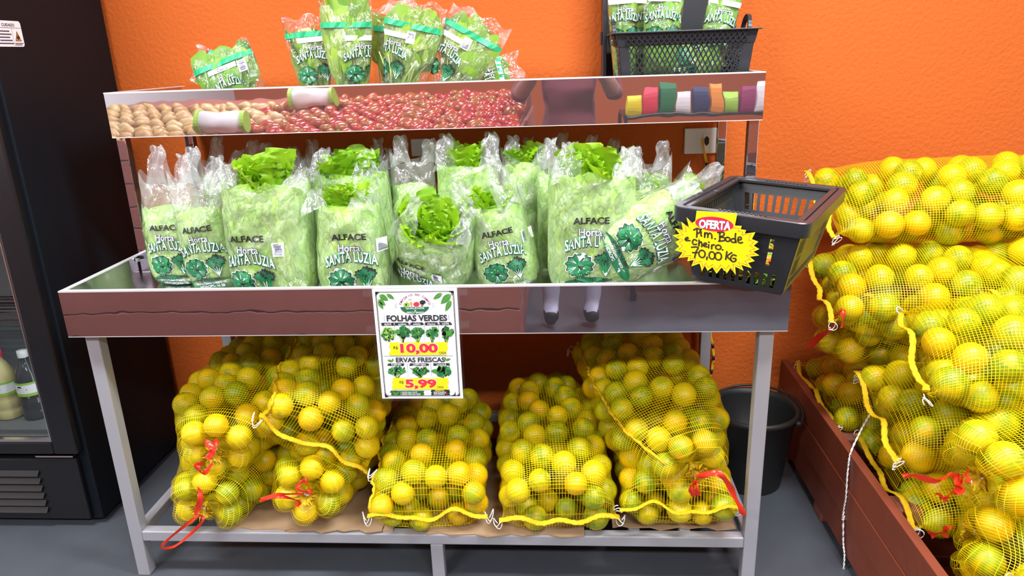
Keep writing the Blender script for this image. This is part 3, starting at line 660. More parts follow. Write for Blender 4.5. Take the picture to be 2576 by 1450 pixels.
def ball(nu, nv):
    V = [(0, 0, 1)]
    for i in range(1, nv):
        for j in range(nu): a, b = PI*i/nv, 2*PI*j/nu; V.append((math.sin(a)*math.cos(b), math.sin(a)*math.sin(b), math.cos(a)))
    V.append((0, 0, -1)); F = [(0, 1+j, 1+(j+1) % nu) for j in range(nu)]
    for i in range(nv-2):
        for j in range(nu): a = 1+i*nu; F.append((a+j, a+nu+j, a+nu+(j+1) % nu, a+(j+1) % nu))
    e = 1+(nv-2)*nu; F += [(e+j, len(V)-1, e+(j+1) % nu) for j in range(nu)]
    return np.array(V, float), F
bv, bf = ball(24, 14); bv = bv*np.array([1, 1, .965]); bv[0, 2] -= .05; bv[-1, 2] += .04
ome = mesh('orange_fruit', bv, bf, 'orange_peel', True)
for i in top:
    c, r, si, ol = ORANGES[i]
    o = link('orange', ome, None, tuple(c), (rnd.random()*6, rnd.random()*6, rnd.random()*6), (r, r, r))
    tag(o, ol, 'orange', 'oranges '+ol[len('yellow-green orange '):])
lv, lf = ball(14, 9); tri = []
for f in lf: tri += [f] if len(f) == 3 else [(f[0], f[1], f[2]), (f[0], f[2], f[3])]
tri = np.array(tri); rest = [i for i in range(len(ORANGES)) if i not in tops]
Vr = np.concatenate([lv*ORANGES[i][1]+ORANGES[i][0] for i in rest]); Fr = np.concatenate([tri+k*len(lv) for k in range(len(rest))])
tag(part('oranges', Vr, Fr, 'orange_peel_many', None, True), 'the many further oranges filling the backs of the net sacks', 'oranges', kind='stuff')
print('oranges', len(ORANGES), 'rest', len(rest))

# white string hanging over the timber edge
sg_ = thing('string', 'white braided string hanging over the timber bay edge to the floor', 'string', tuple(AX(2120, 1440, CX-.01)))
org = AX(2120, 1440, CX-.01)
pp = [AX(2188, 1043, 1.22), AX(2165, 1085, 1.20), AX(2140, 1140, 1.165)]+[AX(x, y, CX-.004) for x, y in ((2132, 1190), (2128, 1250), (2122, 1290), (2121, 1360), (2124, 1400), (2121, 1445))]
pth = smooth_path(pp, 10)
for ph in (0, PI):
    MB().tube([q-org+np.array([.0015*math.sin(i*1.3+ph), .0018*math.cos(i*1.3+ph), 0]) for i, q in enumerate(pth)], .0017, 5).build('strand', 'white_thread', sg_, True)
MB().tube([pth[52]-org+np.array([.003*math.cos(k*1.1), .004*math.sin(k*1.1), .0012*(k-8)]) for k in range(16)], .0016, 5).build('knot', 'white_thread', sg_, True)

# ------------------------------------------------------------------ leaves
def leaf_grid(nu, nv, wfun, ruff, freq, curl, seed, cup=.25):
    rg = np.random.default_rng(seed); p1, p2, p3 = rg.random(3)*6
    t = np.linspace(0, 1, nu)[:, None]; s = np.linspace(-1, 1, nv)[None]
    w = wfun(t); x = s*w; a = np.abs(s)**2.5
    z = t*np.ones_like(s)
    rip = ruff*a*(np.sin(freq*t*PI+p1+np.sign(s)*1.3)+.6*np.sin(freq*1.9*t*PI+p2+s*2))
    y = -curl*t**2*np.ones_like(s)+cup*w*s**2+rip
    x = x*(1+.06*a*np.sin(freq*1.4*t*PI+p3)); z = z+.03*a*np.sin(freq*1.2*t*PI+p2)+.04*(1-a)*(t > .95)
    return np.stack([x, y, z], -1).reshape(-1, 3)
wl = lambda t: .10+.42*np.sin(np.clip(t*1.02, 0, 1)**.8*PI*.86)**.8
LEAF = [mesh('lettuce_leaf', leaf_grid(22, 19, wl, .085, 6+i, .05+.09*i, 40+i), grid_faces(22, 19), 'lettuce_leaf', True) for i in range(5)]
leaf_small = [leaf_grid(6, 5, wl, .09, 4, .2, 60+i) for i in range(5)]
wlong = lambda t: .03+.17*np.sin(np.clip(t, .0, 1)**1.1*PI*.93)
leaf_long = [leaf_grid(10, 5, wlong, .035, 4, .25+.2*i, 80+i, .15) for i in range(4)]
wround = lambda t: .012+np.where(t > .55, .20*np.sqrt(np.clip(1-((t-.78)/.23)**2, 0, 1)), 0)
leaf_round = [leaf_grid(12, 5, wround, .02, 3, .15+.1*i, 90+i, .1) for i in range(3)]
def rotm(rx, ry, rz): return np.array(Euler((rx, ry, rz)).to_matrix())

# ------------------------------------------------------------------ printing on bags, in bag coordinates (x, z) in metres
def fan(pts): return list(pts), [(i, (i+1) % len(pts), len(pts)) for i in range(len(pts))]
def lobe(cx, cz, rx, rz, n, amp, rot=0, ph=0, k=44):
    q = []
    for i in range(k):
        a = 2*PI*i/k; r = 1+amp*math.sin(n*a+ph); x, z = rx*r*math.cos(a), rz*r*math.sin(a)
        q.append((cx+x*math.cos(rot)-z*math.sin(rot), cz+x*math.sin(rot)+z*math.cos(rot)))
    V, F = fan(q); V.append((cx, cz)); return V, F
def thin(p0, p1, w):
    d = Vector((p1[0]-p0[0], p1[1]-p0[1])).normalized(); n = (-d.y*w/2, d.x*w/2)
    return [(p0[0]+n[0], p0[1]+n[1]), (p0[0]-n[0], p0[1]-n[1]), (p1[0]-n[0]*.3, p1[1]-n[1]*.3), (p1[0]+n[0]*.3, p1[1]+n[1]*.3)], [(0, 1, 2, 3)]
def veg_design(white_edge=True):
    D = []
    if white_edge: D.append((*lobe(-.029, 0, .036, .031, 11, .10), 'ink_white', 0))
    D.append((*lobe(-.029, 0, .034, .029, 11, .10), 'ink_black', 1))
    D.append((*lobe(-.029, 0, .032, .027, 11, .10), 'ink_green', 2))
    for i, (dx, dz, r) in enumerate([(-.016, .010, .013), (.012, .012, .013), (-.018, -.009, .013), (.014, -.010, .014), (0, .018, .011), (0, -.016, .014)]):
        D.append((*lobe(-.029+dx, dz, r*1.08, r*1.0, 6, .10, i), 'ink_black', 3)); D.append((*lobe(-.029+dx, dz, r, r*.92, 6, .10, i), 'ink_leaf', 4))
        for a in (-.5, 0, .5):
            an = math.atan2(dz, dx)+a; D.append((*thin((-.029+dx*.5, dz*.5), (-.029+dx+math.cos(an)*r*.8, dz+math.sin(an)*r*.8), .0011), 'ink_white', 5))
    D.append((*lobe(-.029, 0, .011, .009, 5, .15), 'ink_leaf', 5)); D.append((*lobe(-.026, -.004, .007, .004, 3, .2), 'ink_black', 6))
    for i, (dx, dz, r) in enumerate([(.020, .017, .013), (.034, .024, .013), (.048, .017, .013), (.028, .008, .010), (.044, .007, .010)]):
        D.append((*lobe(dx, dz, r, r*.85, 8, .14, i), 'ink_ink' if 0 else 'ink_black', 3)); D.append((*lobe(dx-.002, dz-.002, r*.72, r*.6, 8, .2, i+1), 'ink_green', 4))
    for a in (-.5, -.25, 0, .25, .5):
        D.append((*thin((.035, -.026), (.035+.034*math.sin(a), -.026+.034*math.cos(a)), .008), 'ink_leaf', 4)); D.append((*thin((.035, -.026), (.035+.028*math.sin(a), -.026+.028*math.cos(a)), .003), 'ink_white', 5))
    return D
def arc_pts(V, hw, rise): return [(x, z+rise*(1-(x/hw)**2)-rise*.5) for x, z in V]
def sl_design(hw=.064, h=.027):
    D = []
    for off, m, l, dx, dz in ((.05, 'ink_dark', 0, .0008, -.0022), (.06, 'ink_teal', 1, 0, 0), (.012, 'ink_white', 2, 0, 0)):
        V, F = fit_text('SANTA LUZIA', hw*2*(1+off*.25), h*(1+off*2.0), off, 0, 1.08); D.append(([(x+dx, z+dz) for x, z in arc_pts(V, hw, .014)], F, m, l))
    return D
def horta_design(w=.055, h=.018):
    D = []
    for off, m, l in ((.06, 'ink_navy', 0), (.008, 'ink_white', 1)):
        V, F = fit_text('Horta', w*(1+off*.8), h*(1+off*1.8), off); D.append((V, F, m, l))
    return D
def shift(D, dx, dz, s=1): return [([(x*s+dx, z*s+dz) for x, z in np.asarray(V)], F, m, l) for V, F, m, l in D]
def rect(x0, x1, z0, z1): return [(x0, z0), (x1, z0), (x1, z1), (x0, z1)], [(0, 1, 2, 3)]
def barcode(cx, cz, w=.028, h=.034, seed=1):
    r = random.Random(seed); D = [(*rect(cx-w/2, cx+w/2, cz-h/2, cz+h/2), 'ink_white', 1)]; z = cz-h*.40
    while z < cz+h*.38:
        t = r.choice((.0006, .001, .0016)); D.append((*rect(cx-w*.36, cx+w*.36, z, z+t), 'ink_navy', 2)); z += t+r.choice((.0008, .0012))
    return D
def alface_design(base=.0):
    V, F = fit_text('ALFACE', .088, .0165, .035); D = [([(x, z+.178) for x, z in V], F, 'ink_black', 1)]
    D += shift(horta_design(), -.002, .150)+shift(sl_design(), 0, .121)+shift(veg_design(), 0, .066)+barcode(.077, .150)
    q = [(.068*math.cos(2*PI*k/40), .017+.018*math.sin(2*PI*k/40)) for k in range(40)]; V, F = fan(q); V.append((0, .017)); D.append((V, F, 'ink_green', 1))
    for s, w, h, z, m in (('(17) 99762 3802', .080, .0105, .029, 'ink_black'), ("SANTA CLARA D'OESTE - SP", .090, .0068, .0185, 'ink_white'), ('HIDROPONIA SB', .076, .0085, .008, 'ink_white')):
        V, F = fit_text(s, w, h, .025); D.append(([(x, y+z) for x, y in V], F, m, 2))
    return D
ALF = alface_design()
def put_design(D, fn, parent, nm='printed_design', base=.0022, step=.0004):
    mats = []; V = []; F = []; mi = []
    for v, f, m, l in D:
        if m not in mats: mats.append(m)
        k = len(V); V += [fn(x, z, base+l*step) for x, z in v]; F += [tuple(i+k for i in q) for q in f]; mi += [mats.index(m)]*len(f)
    me = bpy.data.meshes.new(nm); me.from_pydata([tuple(map(float, q)) for q in V], [], F)
    for m in mats: me.materials.append(M[m])
    me.polygons.foreach_set('material_index', mi); me.update()
    return link(nm, me, parent)

# ------------------------------------------------------------------ lettuce in carrier bags
def spow(c, p): return np.sign(c)*np.abs(c)**p
def carrier_bag(where, loc, rot, w, d, hm, hl, handles, opened=True, seed=1, prt=None, leaves=13, leaf_h=0.090, group_tail='', taper=.06, psc=1.0, spill=0):
    rg = np.random.default_rng(seed); r = random.Random(seed)
    n = 2.7
    def ab(z):
        z = np.asarray(z, float); e = np.sqrt(np.clip(1-(1-np.clip(z/.075, 0, 1))**2, 0, 1))
        a = w/2*(.70+.30*e)*(1-taper*np.clip(z/hm, 0, 1)**1.6); b = d/2*(.55+.45*e)
        f = np.clip((z-hl*.75)/max(hm-hl*.75, .02), 0, 1); b = b*(1-f*(.12 if opened else .72))
        return a, b
    def D(x, z): return .0035*np.sin(38*x+27*z+seed)*np.sin(22*z-15*x+seed*2)+.0022*np.sin(95*z-62*x+2*seed)+.0013*np.sin(160*x+120*z+seed)
    def front(x, z, off=0):
        a, b = ab(z); u = np.clip(np.abs(x)/a, 0, .995)
        return (x, -b*(1-u**n)**(1/n)-D(x, z)-off, z)
    nz, nt = 30, 60
    zz = np.concatenate([[0.0], np.linspace(.004, hm, nz-1)]); th = np.arange(nt)/nt*2*PI
    Z, T = np.meshgrid(zz, th, indexing='ij'); a, b = ab(Z)
    X = a*spow(np.cos(T), 2/n); Y = b*spow(np.sin(T), 2/n)
    a0 = np.where(Z <= 0, .15, 1); X = X*a0; Y = Y*a0
    Y = Y+np.sign(np.sin(T))*D(X, Z)*np.abs(np.sin(T))**.3
    f = np.clip((Z-hl*.9)/max(hm-hl*.9, .01), 0, 1)
    Z2 = Z+f*.030*np.abs(np.cos(T))**3+f*.004*np.sin(T*7+seed)-f*(np.sin(T) < 0)*np.abs(np.sin(T))**2*.012
    bag = thing('lettuce_bag', 'carrier bag of lettuce '+where, 'bag', loc, rot, 'lettuce carrier bags on the lower tray')
    part('bag_film', np.stack([X, Y, Z2], -1).reshape(-1, 3), grid_faces(nz, nt, True), 'milky_film', bag, True)
    for (hx, hz, bx, bw) in handles:               # apex x, apex height, x of its root, root width
        a1, b1 = ab(hm); k1, k2 = 22, 9; V = []; zr = hm-.012
        for i in range(k1):
            t = i/(k1-1); u = 2*t-1; e = 1-abs(u)**1.7
            cx = bx+(hx-bx)*e; cz = zr+(hz-zr)*e; cy = float(b1)*.80*np.sign(u)*abs(u)**.8*(-1)*-1
            wd = bw*(1-e)**.8+.020*e+.006
            for j in range(k2):
                v = j/(k2-1)*2-1; pl = .0055*math.sin(v*7+seed+i*.12)*(.4+.6*e)
                V.append((cx+v*wd/2+.004*math.sin(i*.9+seed+v), cy+pl*(1 if u < 0 else -1)+.004*math.sin(i*.6+v*3), cz-.25*wd*v*v*(1-e)+.004*math.sin(v*4+i)))
        part('handle', V, grid_faces(k1, k2), 'handle_film', bag, True)
    if prt:
        D2 = [([(x*psc+prt[0], z*psc+prt[1]) for x, z in np.asarray(v)], f_, m, l) for v, f_, m, l in ALF]
        amax = w/2*.97
        D2 = [q for q in D2 if max(abs(x) for x, z in q[0]) < amax*1.15 and min(z for x, z in q[0]) > -.002]
        put_design(D2, lambda x, z, o: front(np.clip(x, -amax, amax), max(z, .001), o), bag)
    head = thing('lettuce', 'lettuce in bag '+where, 'lettuce', loc, rot, 'lettuces in carrier bags')
    # packed leaves pressed against the film
    nz, nt = 26, 48; top = min(hl, hm+.01)
    tt = np.linspace(0, 1, nz); th = np.arange(nt)/nt*2*PI; TT, T = np.meshgrid(tt, th, indexing='ij')
    Z = .003+TT**1*top*.97; a, b = ab(np.minimum(Z, hm)); dome = np.where(TT > .86, np.sqrt(np.clip(1-((TT-.86)/.14)**2, 0, 1)), 1); dome = np.where(TT <= 0, .1, dome)
    X = a*.95*spow(np.cos(T), 2/n)*dome; Y = b*.925*spow(np.sin(T), 2/n)*dome
    Y = Y+np.sign(np.sin(T))*(D(X, Z)-.003)*np.abs(np.sin(T))**.3
    Vm = [np.stack([X, Y, Z], -1).reshape(-1, 3)]; Fm = [grid_faces(nz, nt, True)]; off = nz*nt
    gf = grid_faces(6, 5)
    for i in range(int(230*w*top/.05)+50):
        zc = .05+rg.random()*(top-.105); ang = rg.random()*2*PI if rg.random() < .35 else PI+rg.random()*PI; a_, b_ = ab(min(zc, hm))
        x = a_*.96*spow(np.cos(ang), 2/n); y = b_*.93*spow(np.sin(ang), 2/n); nx, ny = np.cos(ang)/a_, np.sin(ang)/b_
        rz = math.atan2(ny, nx)+PI/2
        L = leaf_small[i % 5]*(.05+.05*rg.random())*np.array([1.1, .55, 1]); L = L-np.array([0, 0, L[:, 2].max()*.5])
        Rm = rotm(0, 0, rz)@rotm((rg.random()-.5)*.2, (rg.random()-.5)*2.2, 0)
        Vm.append(L@Rm.T+np.array([x, y, zc])); Fm.append(gf+off); off += 30
    V = np.concatenate(Vm)
    zc = np.clip(V[:, 2], 0, hm); a_, b_ = ab(zc); lim = np.abs(V[:, 0])/(a_*.99)       # keep the leaves inside the film
    V[:, 0] = np.where((lim > 1) & (V[:, 2] < hm), V[:, 0]/np.maximum(lim, 1), V[:, 0]); u = np.clip(np.abs(V[:, 0])/a_, 0, .995)
    ylim = np.maximum(b_*(1-u**n)**(1/n)+D(V[:, 0], zc)-.0018, .002); V[:, 1] = np.where(V[:, 2] < hm, np.clip(V[:, 1], -ylim, ylim), V[:, 1])
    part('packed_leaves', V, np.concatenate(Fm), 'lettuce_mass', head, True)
    part('root_end', *(lambda m: (m.V, m.F))(MB().lathe([(0, .002), (w*.16, .004), (w*.20, .02), (w*.14, .04)], 14)), 'root_beige', head, True)
    a1, b1 = ab(hm)
    for i in range(leaves):
        me = LEAF[i % 5]; an = 2*PI*i/leaves*2.4+r.random()*.5; rr = .1+.8*r.random()**.7; sc = leaf_h*(.6+.45*r.random())
        x, y = float(a1)*(.55+.30*bool(spill))*rr*math.cos(an), float(b1)*(.75+.12*bool(spill))*rr*math.sin(an)
        tilt = .05+.45*rr*r.random()
        link('leaf', me, head, (x, y, top-.30*sc-.012+.012*r.random()), Euler((tilt if spill else r.uniform(-.1, .5), r.uniform(-.45, .45), an+PI/2+(0 if spill else r.uniform(-1.3, 1.3)))), (sc*.95, sc, sc))
    return bag

def from_px(Yf, xl, xr, ym, mouth, ltop, hs, dr=.72):
    L, R_ = at(xl, ym, 1, Yf+.05), at(xr, ym, 1, Yf+.05); w = R_[0]-L[0]; d = w*dr; cx = (L[0]+R_[0])/2; xm = (xl+xr)/2
    hm = at(xm, mouth, 1, Yf)[2]-ZF; hl = at(xm, ltop, 1, Yf+.03)[2]-ZF
    H = []
    for (hx, hy, bx) in hs:
        q = at(hx, hy, 1, Yf+d/2); b = at(bx, mouth, 1, Yf+d/2); H.append((q[0]-cx, q[2]-ZF, float(np.clip(b[0]-cx, -w*.38, w*.38)), w*.36))
    return dict(loc=(cx, Yf+d/2, ZF+.001), w=w, d=d, hm=hm, hl=hl, handles=H)
def B(where, Yf, xl, xr, ym, mouth, ltop, hs, rot=(0, 0, 0), dr=.72, **k):
    q = from_px(Yf, xl, xr, ym, mouth, ltop, hs, dr); return carrier_bag(where, q['loc'], rot, q['w'], q['d'], q['hm'], q['hl'], q['handles'], **k)
B('at the left end of the tray, its phone number showing', .20, 366, 512, 600, 462, 515, [(397, 368, 395), (486, 372, 480)], opened=False, seed=1, taper=.12, prt=(.004, 0), leaves=0, psc=.95)
B('half hidden behind the second front bag from the left', .15, 466, 600, 600, 455, 520, [(492, 385, 495), (578, 400, 575)], rot=(0, -.10, 0), opened=False, seed=2, taper=.12, prt=(.002, .005), leaves=0, psc=.95)
B('at front left with bright leaves rising from its wide mouth', .05, 562, 785, 600, 468, 455, [(572, 412, 590), (762, 430, 752)], seed=3, prt=(-.034, -.012), leaves=21, leaf_h=0.095, psc=1.02)
B('in front, just left of the poster', .05, 787, 978, 620, 520, 510, [(795, 480, 810), (905, 480, 925)], seed=4, taper=.26, prt=(.012, -.008), leaves=10, leaf_h=0.077, psc=1.0)
B('standing behind the front bag left of the sign', .26, 786, 982, 520, 440, 430, [(816, 374, 815), (925, 378, 930)], seed=5, leaves=19, leaf_h=0.090)
B('in the middle with an empty looped handle and no leaves out', .34, 984, 1100, 480, 405, 455, [(1006, 343, 1010), (1080, 352, 1080)], opened=False, seed=6, leaves=0)
B('in the middle standing behind the open tilted bag', .32, 1096, 1258, 460, 412, 408, [(1122, 338, 1125), (1236, 334, 1235)], seed=7, leaves=16, leaf_h=0.077)
B('behind the slanted printed bag, right of centre', .36, 1260, 1368, 450, 402, 398, [(1290, 343, 1290), (1385, 350, 1350)], seed=8, leaves=12, leaf_h=0.072)
B('at front right standing tall with a crown of leaves', .05, 1374, 1606, 560, 440, 432, [(1430, 362, 1425), (1580, 372, 1572)], seed=9, prt=(-.004, .022), leaves=24, leaf_h=0.090)
B('squeezed behind the tall front right bag at its left', .26, 1350, 1450, 500, 412, 430, [(1386, 350, 1385), (1440, 360, 1440)], opened=False, seed=10, leaves=0)
B('behind the tall front right bag with a slack right handle', .34, 1585, 1690, 480, 418, 470, [(1668, 357, 1665), (1598, 372, 1600)], opened=False, seed=12, leaves=6, leaf_h=0.063)
# leaning and lying bags
q = at(1290, 700, 1, .17)
carrier_bag('slanting left, between the open bag and the tall one', (q[0], .17, ZF+.004), (0, -.20, 0), .175, .135, .235, .225, [(-.075, .30, -.062, .06), (.02, .345, .05, .07)], seed=21, taper=.18, prt=(.0, -.004), leaves=9, leaf_h=0.077, psc=.93)
q = at(1088, 700, 1, .13)
carrier_bag('tipped forward, its mouth open to show frilly leaves', (q[0], .20, ZF+.035), (.52, .20, -.12), .215, .165, .195, .165, [(-.05, .235, -.07, .07), (.085, .225, .075, .06)], seed=22, prt=(-.045, -.075), leaves=40, leaf_h=0.077, psc=.95, spill=.6)
q = at(1500, 690, 1, .10)
carrier_bag('lying on its side with sideways print beside the shopping basket', (q[0]-.005, .115, ZF+.088), (0, 1.13, .05), .20, .16, .26, .25, [(-.05, .31, -.05, .06), (.05, .31, .05, .06)], opened=False, seed=23, taper=.15, prt=(-.002, .035), leaves=0)
q = at(1690, 600, 1, .40)
carrier_bag('leaning right behind the shopping basket', (q[0]-.03, .42, ZF+.05), (0, .62, 0), .16, .13, .21, .19, [(.0, .275, .0, .08)], opened=False, seed=24, leaves=6, leaf_h=0.054)
# back row
for i, (x, hs, wh, lv) in enumerate([(560, [(546, 345, 540), (600, 380, 590)], 'in the back row nearest the left rear post', 0), (650, [(636, 355, 630), (668, 362, 668)], 'in the back row, second from the left', 0),
        (735, [(705, 374, 715), (735, 372, 750)], 'in the back row, third from the left', 0), (815, [(785, 354, 790), (850, 380, 845)], 'in the back row behind the leafy bag above the sign', 0),
        (955, [(950, 350, 945), (980, 375, 980)], 'in the back row just left of the blank wall plate', 0), (1335, [(1330, 348, 1320), (1365, 365, 1365)], 'in the back row, its pale pink handle peeking out', 3),
        (1440, [(1415, 336, 1415), (1490, 342, 1480)], 'in the back row with two big rounded handles', 3), (1560, [(1545, 352, 1540), (1600, 375, 1590)], 'in the back row behind the tall bag, a pointed handle up', 3)]):
    B(wh, .50+.02*(i % 2), x-48, x+48, 480, 420, 440 if not lv else 405, hs, opened=bool(lv), seed=30+i, leaves=lv*3, leaf_h=.07)

# ------------------------------------------------------------------ clear pouches of greens on the upper tray
def pouch_design(w, h, stripe, seed, text=None, tx=0, tz=0, bc=None):
    D = [(*rect(-w*.5, w*.5, stripe-.009, stripe+.007), 'ink_stripe', 0)]
    V, F = [], []; n = 14                        # the stripe follows the pouch in short pieces
    D = []
    for i in range(n): D.append((*rect(-w*.49+w*.98*i/n, -w*.49+w*.98*(i+1)/n, stripe-.008, stripe+.007), 'ink_stripe', 0))
    for i in range(9): D.append((*rect(tx-.045+.01*i, tx-.035+.01*i, tz+.061, tz+.075), 'ink_white', 0))
    if text: V, F = fit_text(text, .032, .010, .01); D.append(([(x+tx, z+tz+.068) for x, z in V], F, 'ink_navy', 3))
    D += shift(horta_design(.044, .014), tx+.006, tz+.046, 1)+shift(sl_design(.050, .021), tx, tz+.022, 1)+shift(veg_design(False), tx, tz-.028, .80)
    if bc: D += barcode(*bc, .024, .032, seed)
    return D
def pouch(label, loc, rot, w, h, kind, seed, d=.06, taper=.55, **k):
    rg = np.random.default_rng(seed); n = 2.3
    def ab(z):
        z = np.asarray(z, float)/h; e = np.sqrt(np.clip(1-(1-np.clip(z/.15, 0, 1))**2, 0, 1))
        return w/2*(taper*(.6+.4*e)+(1-taper)*np.clip(z/.7, 0, 1)**.8), d/2*(.35+.65*e)*(1-.86*np.clip((z-.45)/.55, 0, 1)**1.1)
    def D(x, z): return .003*np.sin(60*x+40*z+seed)+.0022*np.sin(120*z-70*x+seed*3)+.0014*np.sin(230*x+150*z)
    def front(x, z, o=0):
        a, b = ab(z); u = np.clip(abs(x)/a, 0, .99); return (np.clip(x, -a*.985, a*.985), -b*(1-u**n)**(1/n)-D(x, z)-o, z)
    nz, nt = 34, 56; Z, T = np.meshgrid(np.linspace(0, h, nz), np.arange(nt)/nt*2*PI, indexing='ij'); a, b = ab(Z)
    X = a*spow(np.cos(T), 2/n); Y = b*spow(np.sin(T), 2/n)+np.sign(np.sin(T))*D(X, Z)*np.abs(np.sin(T))**.3
    Z2 = Z+np.clip((Z-h*.9)/(h*.1), 0, 1)*(.008*np.sin(X*90+seed)+.05*X)
    t = thing('greens_pouch', label, 'pouch', loc, rot, 'clear pouches of greens')
    part('pouch_film', np.stack([X, Y, Z2], -1).reshape(-1, 3), grid_faces(nz, nt, True), 'clear_film', t, True)
    put_design(pouch_design(w, h, k.get('stripe', h*.83), seed, k.get('text'), k.get('tx', 0), k.get('tz', h*.38), k.get('bc')), front, t)
    b_ = thing('greens_bunch', k['bl'], 'greens', loc, rot, 'bunches of greens in pouches')
    Vm = []; Fm = []; off = 0; G = {'long': (leaf_long, 10, 5), 'round': (leaf_round, 12, 5), 'frill': (leaf_small, 6, 5)}[kind]; gf = grid_faces(G[1], G[2])
    stem = MB(); mn = {'long': 'chicory_leaf', 'round': 'chicory_leaf', 'frill': 'kale_leaf'}[kind]
    cnt = {'long': 34, 'round': 60, 'frill': 70}[kind]; lt = k.get('ltop', .78)
    for i in range(cnt):
        x0 = rg.normal()*w*.08; y0 = rg.normal()*.008; zz = h*(.02+.06*rg.random()); sx = (rg.random()-.5)*2
        if kind == 'long': sc = h*lt*(.75+.35*rg.random()); Rm = rotm((rg.random()-.5)*.16, sx*.20, rg.random()*6.28); p = np.array([x0, y0, zz]); L = G[0][i % 4]*sc*np.array([1, .35, 1])
        elif kind == 'round': sc = h*lt*(.55+.5*rg.random()); Rm = rotm((rg.random()-.5)*.2, sx*.34, (rg.random()-.5)*1.2); p = np.array([x0, y0, zz]); L = G[0][i % 3]*sc*np.array([1, .3, 1])
        else:
            zc = h*(.08+(lt-.2)*rg.random()); a_, b2 = ab(zc); an = rg.random()*6.28; p = np.array([a_*.8*math.cos(an)*rg.random()**.5, b2*.8*math.sin(an), zc]); sc = .05+.03*rg.random()
            Rm = rotm(0, sx*.9, (rg.random()-.5)*2); L = G[0][i % 5]*sc*np.array([1.1, .5, 1])
        V = L@Rm.T+p; Vm.append(V); Fm.append(gf+off); off += len(V)
        if i % 2 == 0: stem.tube([(x0, y0, zz), (x0+sx*.10*h, y0, h*.25), (x0+sx*.22*h, y0, h*.42)], [.0028, .0024, .0015], 5)
    V = np.concatenate(Vm); zc = np.clip(V[:, 2], .002, h*.98); a_, b2 = ab(zc); V[:, 0] = np.clip(V[:, 0], -a_*.97, a_*.97)
    u = np.clip(np.abs(V[:, 0])/a_, 0, .99); yl = np.maximum(b2*(1-u**n)**(1/n)-.0015, .001); V[:, 1] = np.clip(V[:, 1], -yl, yl)
    part('leaves', V, np.concatenate(Fm), mn, b_, True)
    if kind != 'frill': stem.build('stems', 'stem', b_, True)
ZP = ZUF+.001
def up_x(px, Y=.50): return at(px, 215, 1, Y)[0]
def PS(px): return .00112*px                  # pixels -> metres on the upper tray
pouch('clear pouch of greens, leftmost of the tall ones on the upper tray', (up_x(800), .50, ZP), (0, -.06, 0), PS(128), .232, 'long', 1, stripe=.182, tx=.012, tz=.098, bl='bunch of chicory leaves in the leftmost tall pouch', ltop=.75)
pouch('tallest clear pouch of long chicory leaves, second of the tall ones', (up_x(890), .47, ZP), (0, .02, 0), PS(135), .262, 'long', 2, stripe=.202, tx=.045, tz=.098, bl='bunch of long chicory leaves in the tallest pouch', ltop=.92)
pouch('clear pouch of greens squeezed third among the tall ones', (up_x(980), .52, ZP), (0, .10, 0), PS(130), .250, 'round', 3, stripe=.188, tx=.03, tz=.085, bl='bunch of round leaves in the third tall pouch', ltop=.85)
pouch('clear pouch with a barcode on its front, leaning slightly right', (up_x(1020), .45, ZP), (0, .24, 0), PS(150), .262, 'round', 4, stripe=.196, tx=-.05, tz=.098, bc=(.0, .165), bl='bunch of watercress in the pouch with the front barcode', ltop=.85)
pouch('clear pouch of watercress leaning far right at the end of row', (up_x(1120), .47, ZP), (0, .52, 0), PS(160), .245, 'round', 5, stripe=.186, tx=-.045, tz=.088, bc=(-.005, .158), bl='bunch of watercress in the pouch leaning far right', ltop=.86)
pouch('small clear pouch lying flat at the right end of row', (up_x(1165, .6), .62, ZP+.03), (0, 1.35, 0), PS(90), .18, 'round', 6, stripe=.12, tx=0, tz=.05, bl='small bunch of leaves in the flat-lying pouch', ltop=.7)
pouch('clear Couve pouch of kale lying tilted alone at the left', (up_x(612), .47, ZP), (0, -.32, 0), PS(172), .150, 'frill', 7, d=.08, taper=.85, stripe=.118, tx=0, tz=.032, text='Couve', bc=(.062, .088), bl='dark green kale leaves in the Couve pouch', ltop=.78)
pouch('flat tail of clear kale pouch lying behind the Couve one', (up_x(640, .6), .60, ZP+.035), (0, -1.15, 0), PS(105), .20, 'frill', 8, d=.06, taper=.9, stripe=.15, tx=0, tz=.04, bl='kale leaves in the flat pouch behind the Couve one', ltop=.7)

# ------------------------------------------------------------------ price poster hanging on the lower tray front
po = thing('price_poster', 'white A4 price poster FOLHAS VERDES in a clear sleeve on the tray front', 'poster', (.006, -.006, ZT-.299))
part('sheet', [(-.105, 0, 0), (.105, 0, 0), (.105, 0, .297), (-.105, 0, .297), (-.105, .0006, 0), (.105, .0006, 0), (.105, .0006, .297), (-.105, .0006, .297)],
     [(0, 1, 2, 3), (7, 6, 5, 4), (0, 4, 5, 1), (1, 5, 6, 2), (2, 6, 7, 3), (3, 7, 4, 0)], 'paper', po)
q = [(-.112, -.0035, -.006), (.112, -.0035, -.006), (.112, -.0035, .299), (-.112, -.0035, .299)]
part('sleeve', q, [(0, 1, 2, 3)], 'sleeve_film', po)
def zm(x, y): return ((x-75-(y-80)*.0855)*.000211-.1055, .297-(y-74)*.0002295)      # crop pixel -> poster metres
PD = []
def pr(pts, m, l=1): V = [zm(*p) for p in pts]; PD.append((V, [tuple(range(len(V)))], m, l))
def pf(pts, c, m, l=1): V, F = fan([zm(*p) for p in pts]); V.append(zm(*c)); PD.append((V, F, m, l))
def prect(x0, x1, y0, y1, m, l=1): pr([(x0, y1), (x1, y1), (x1, y0), (x0, y0)], m, l)
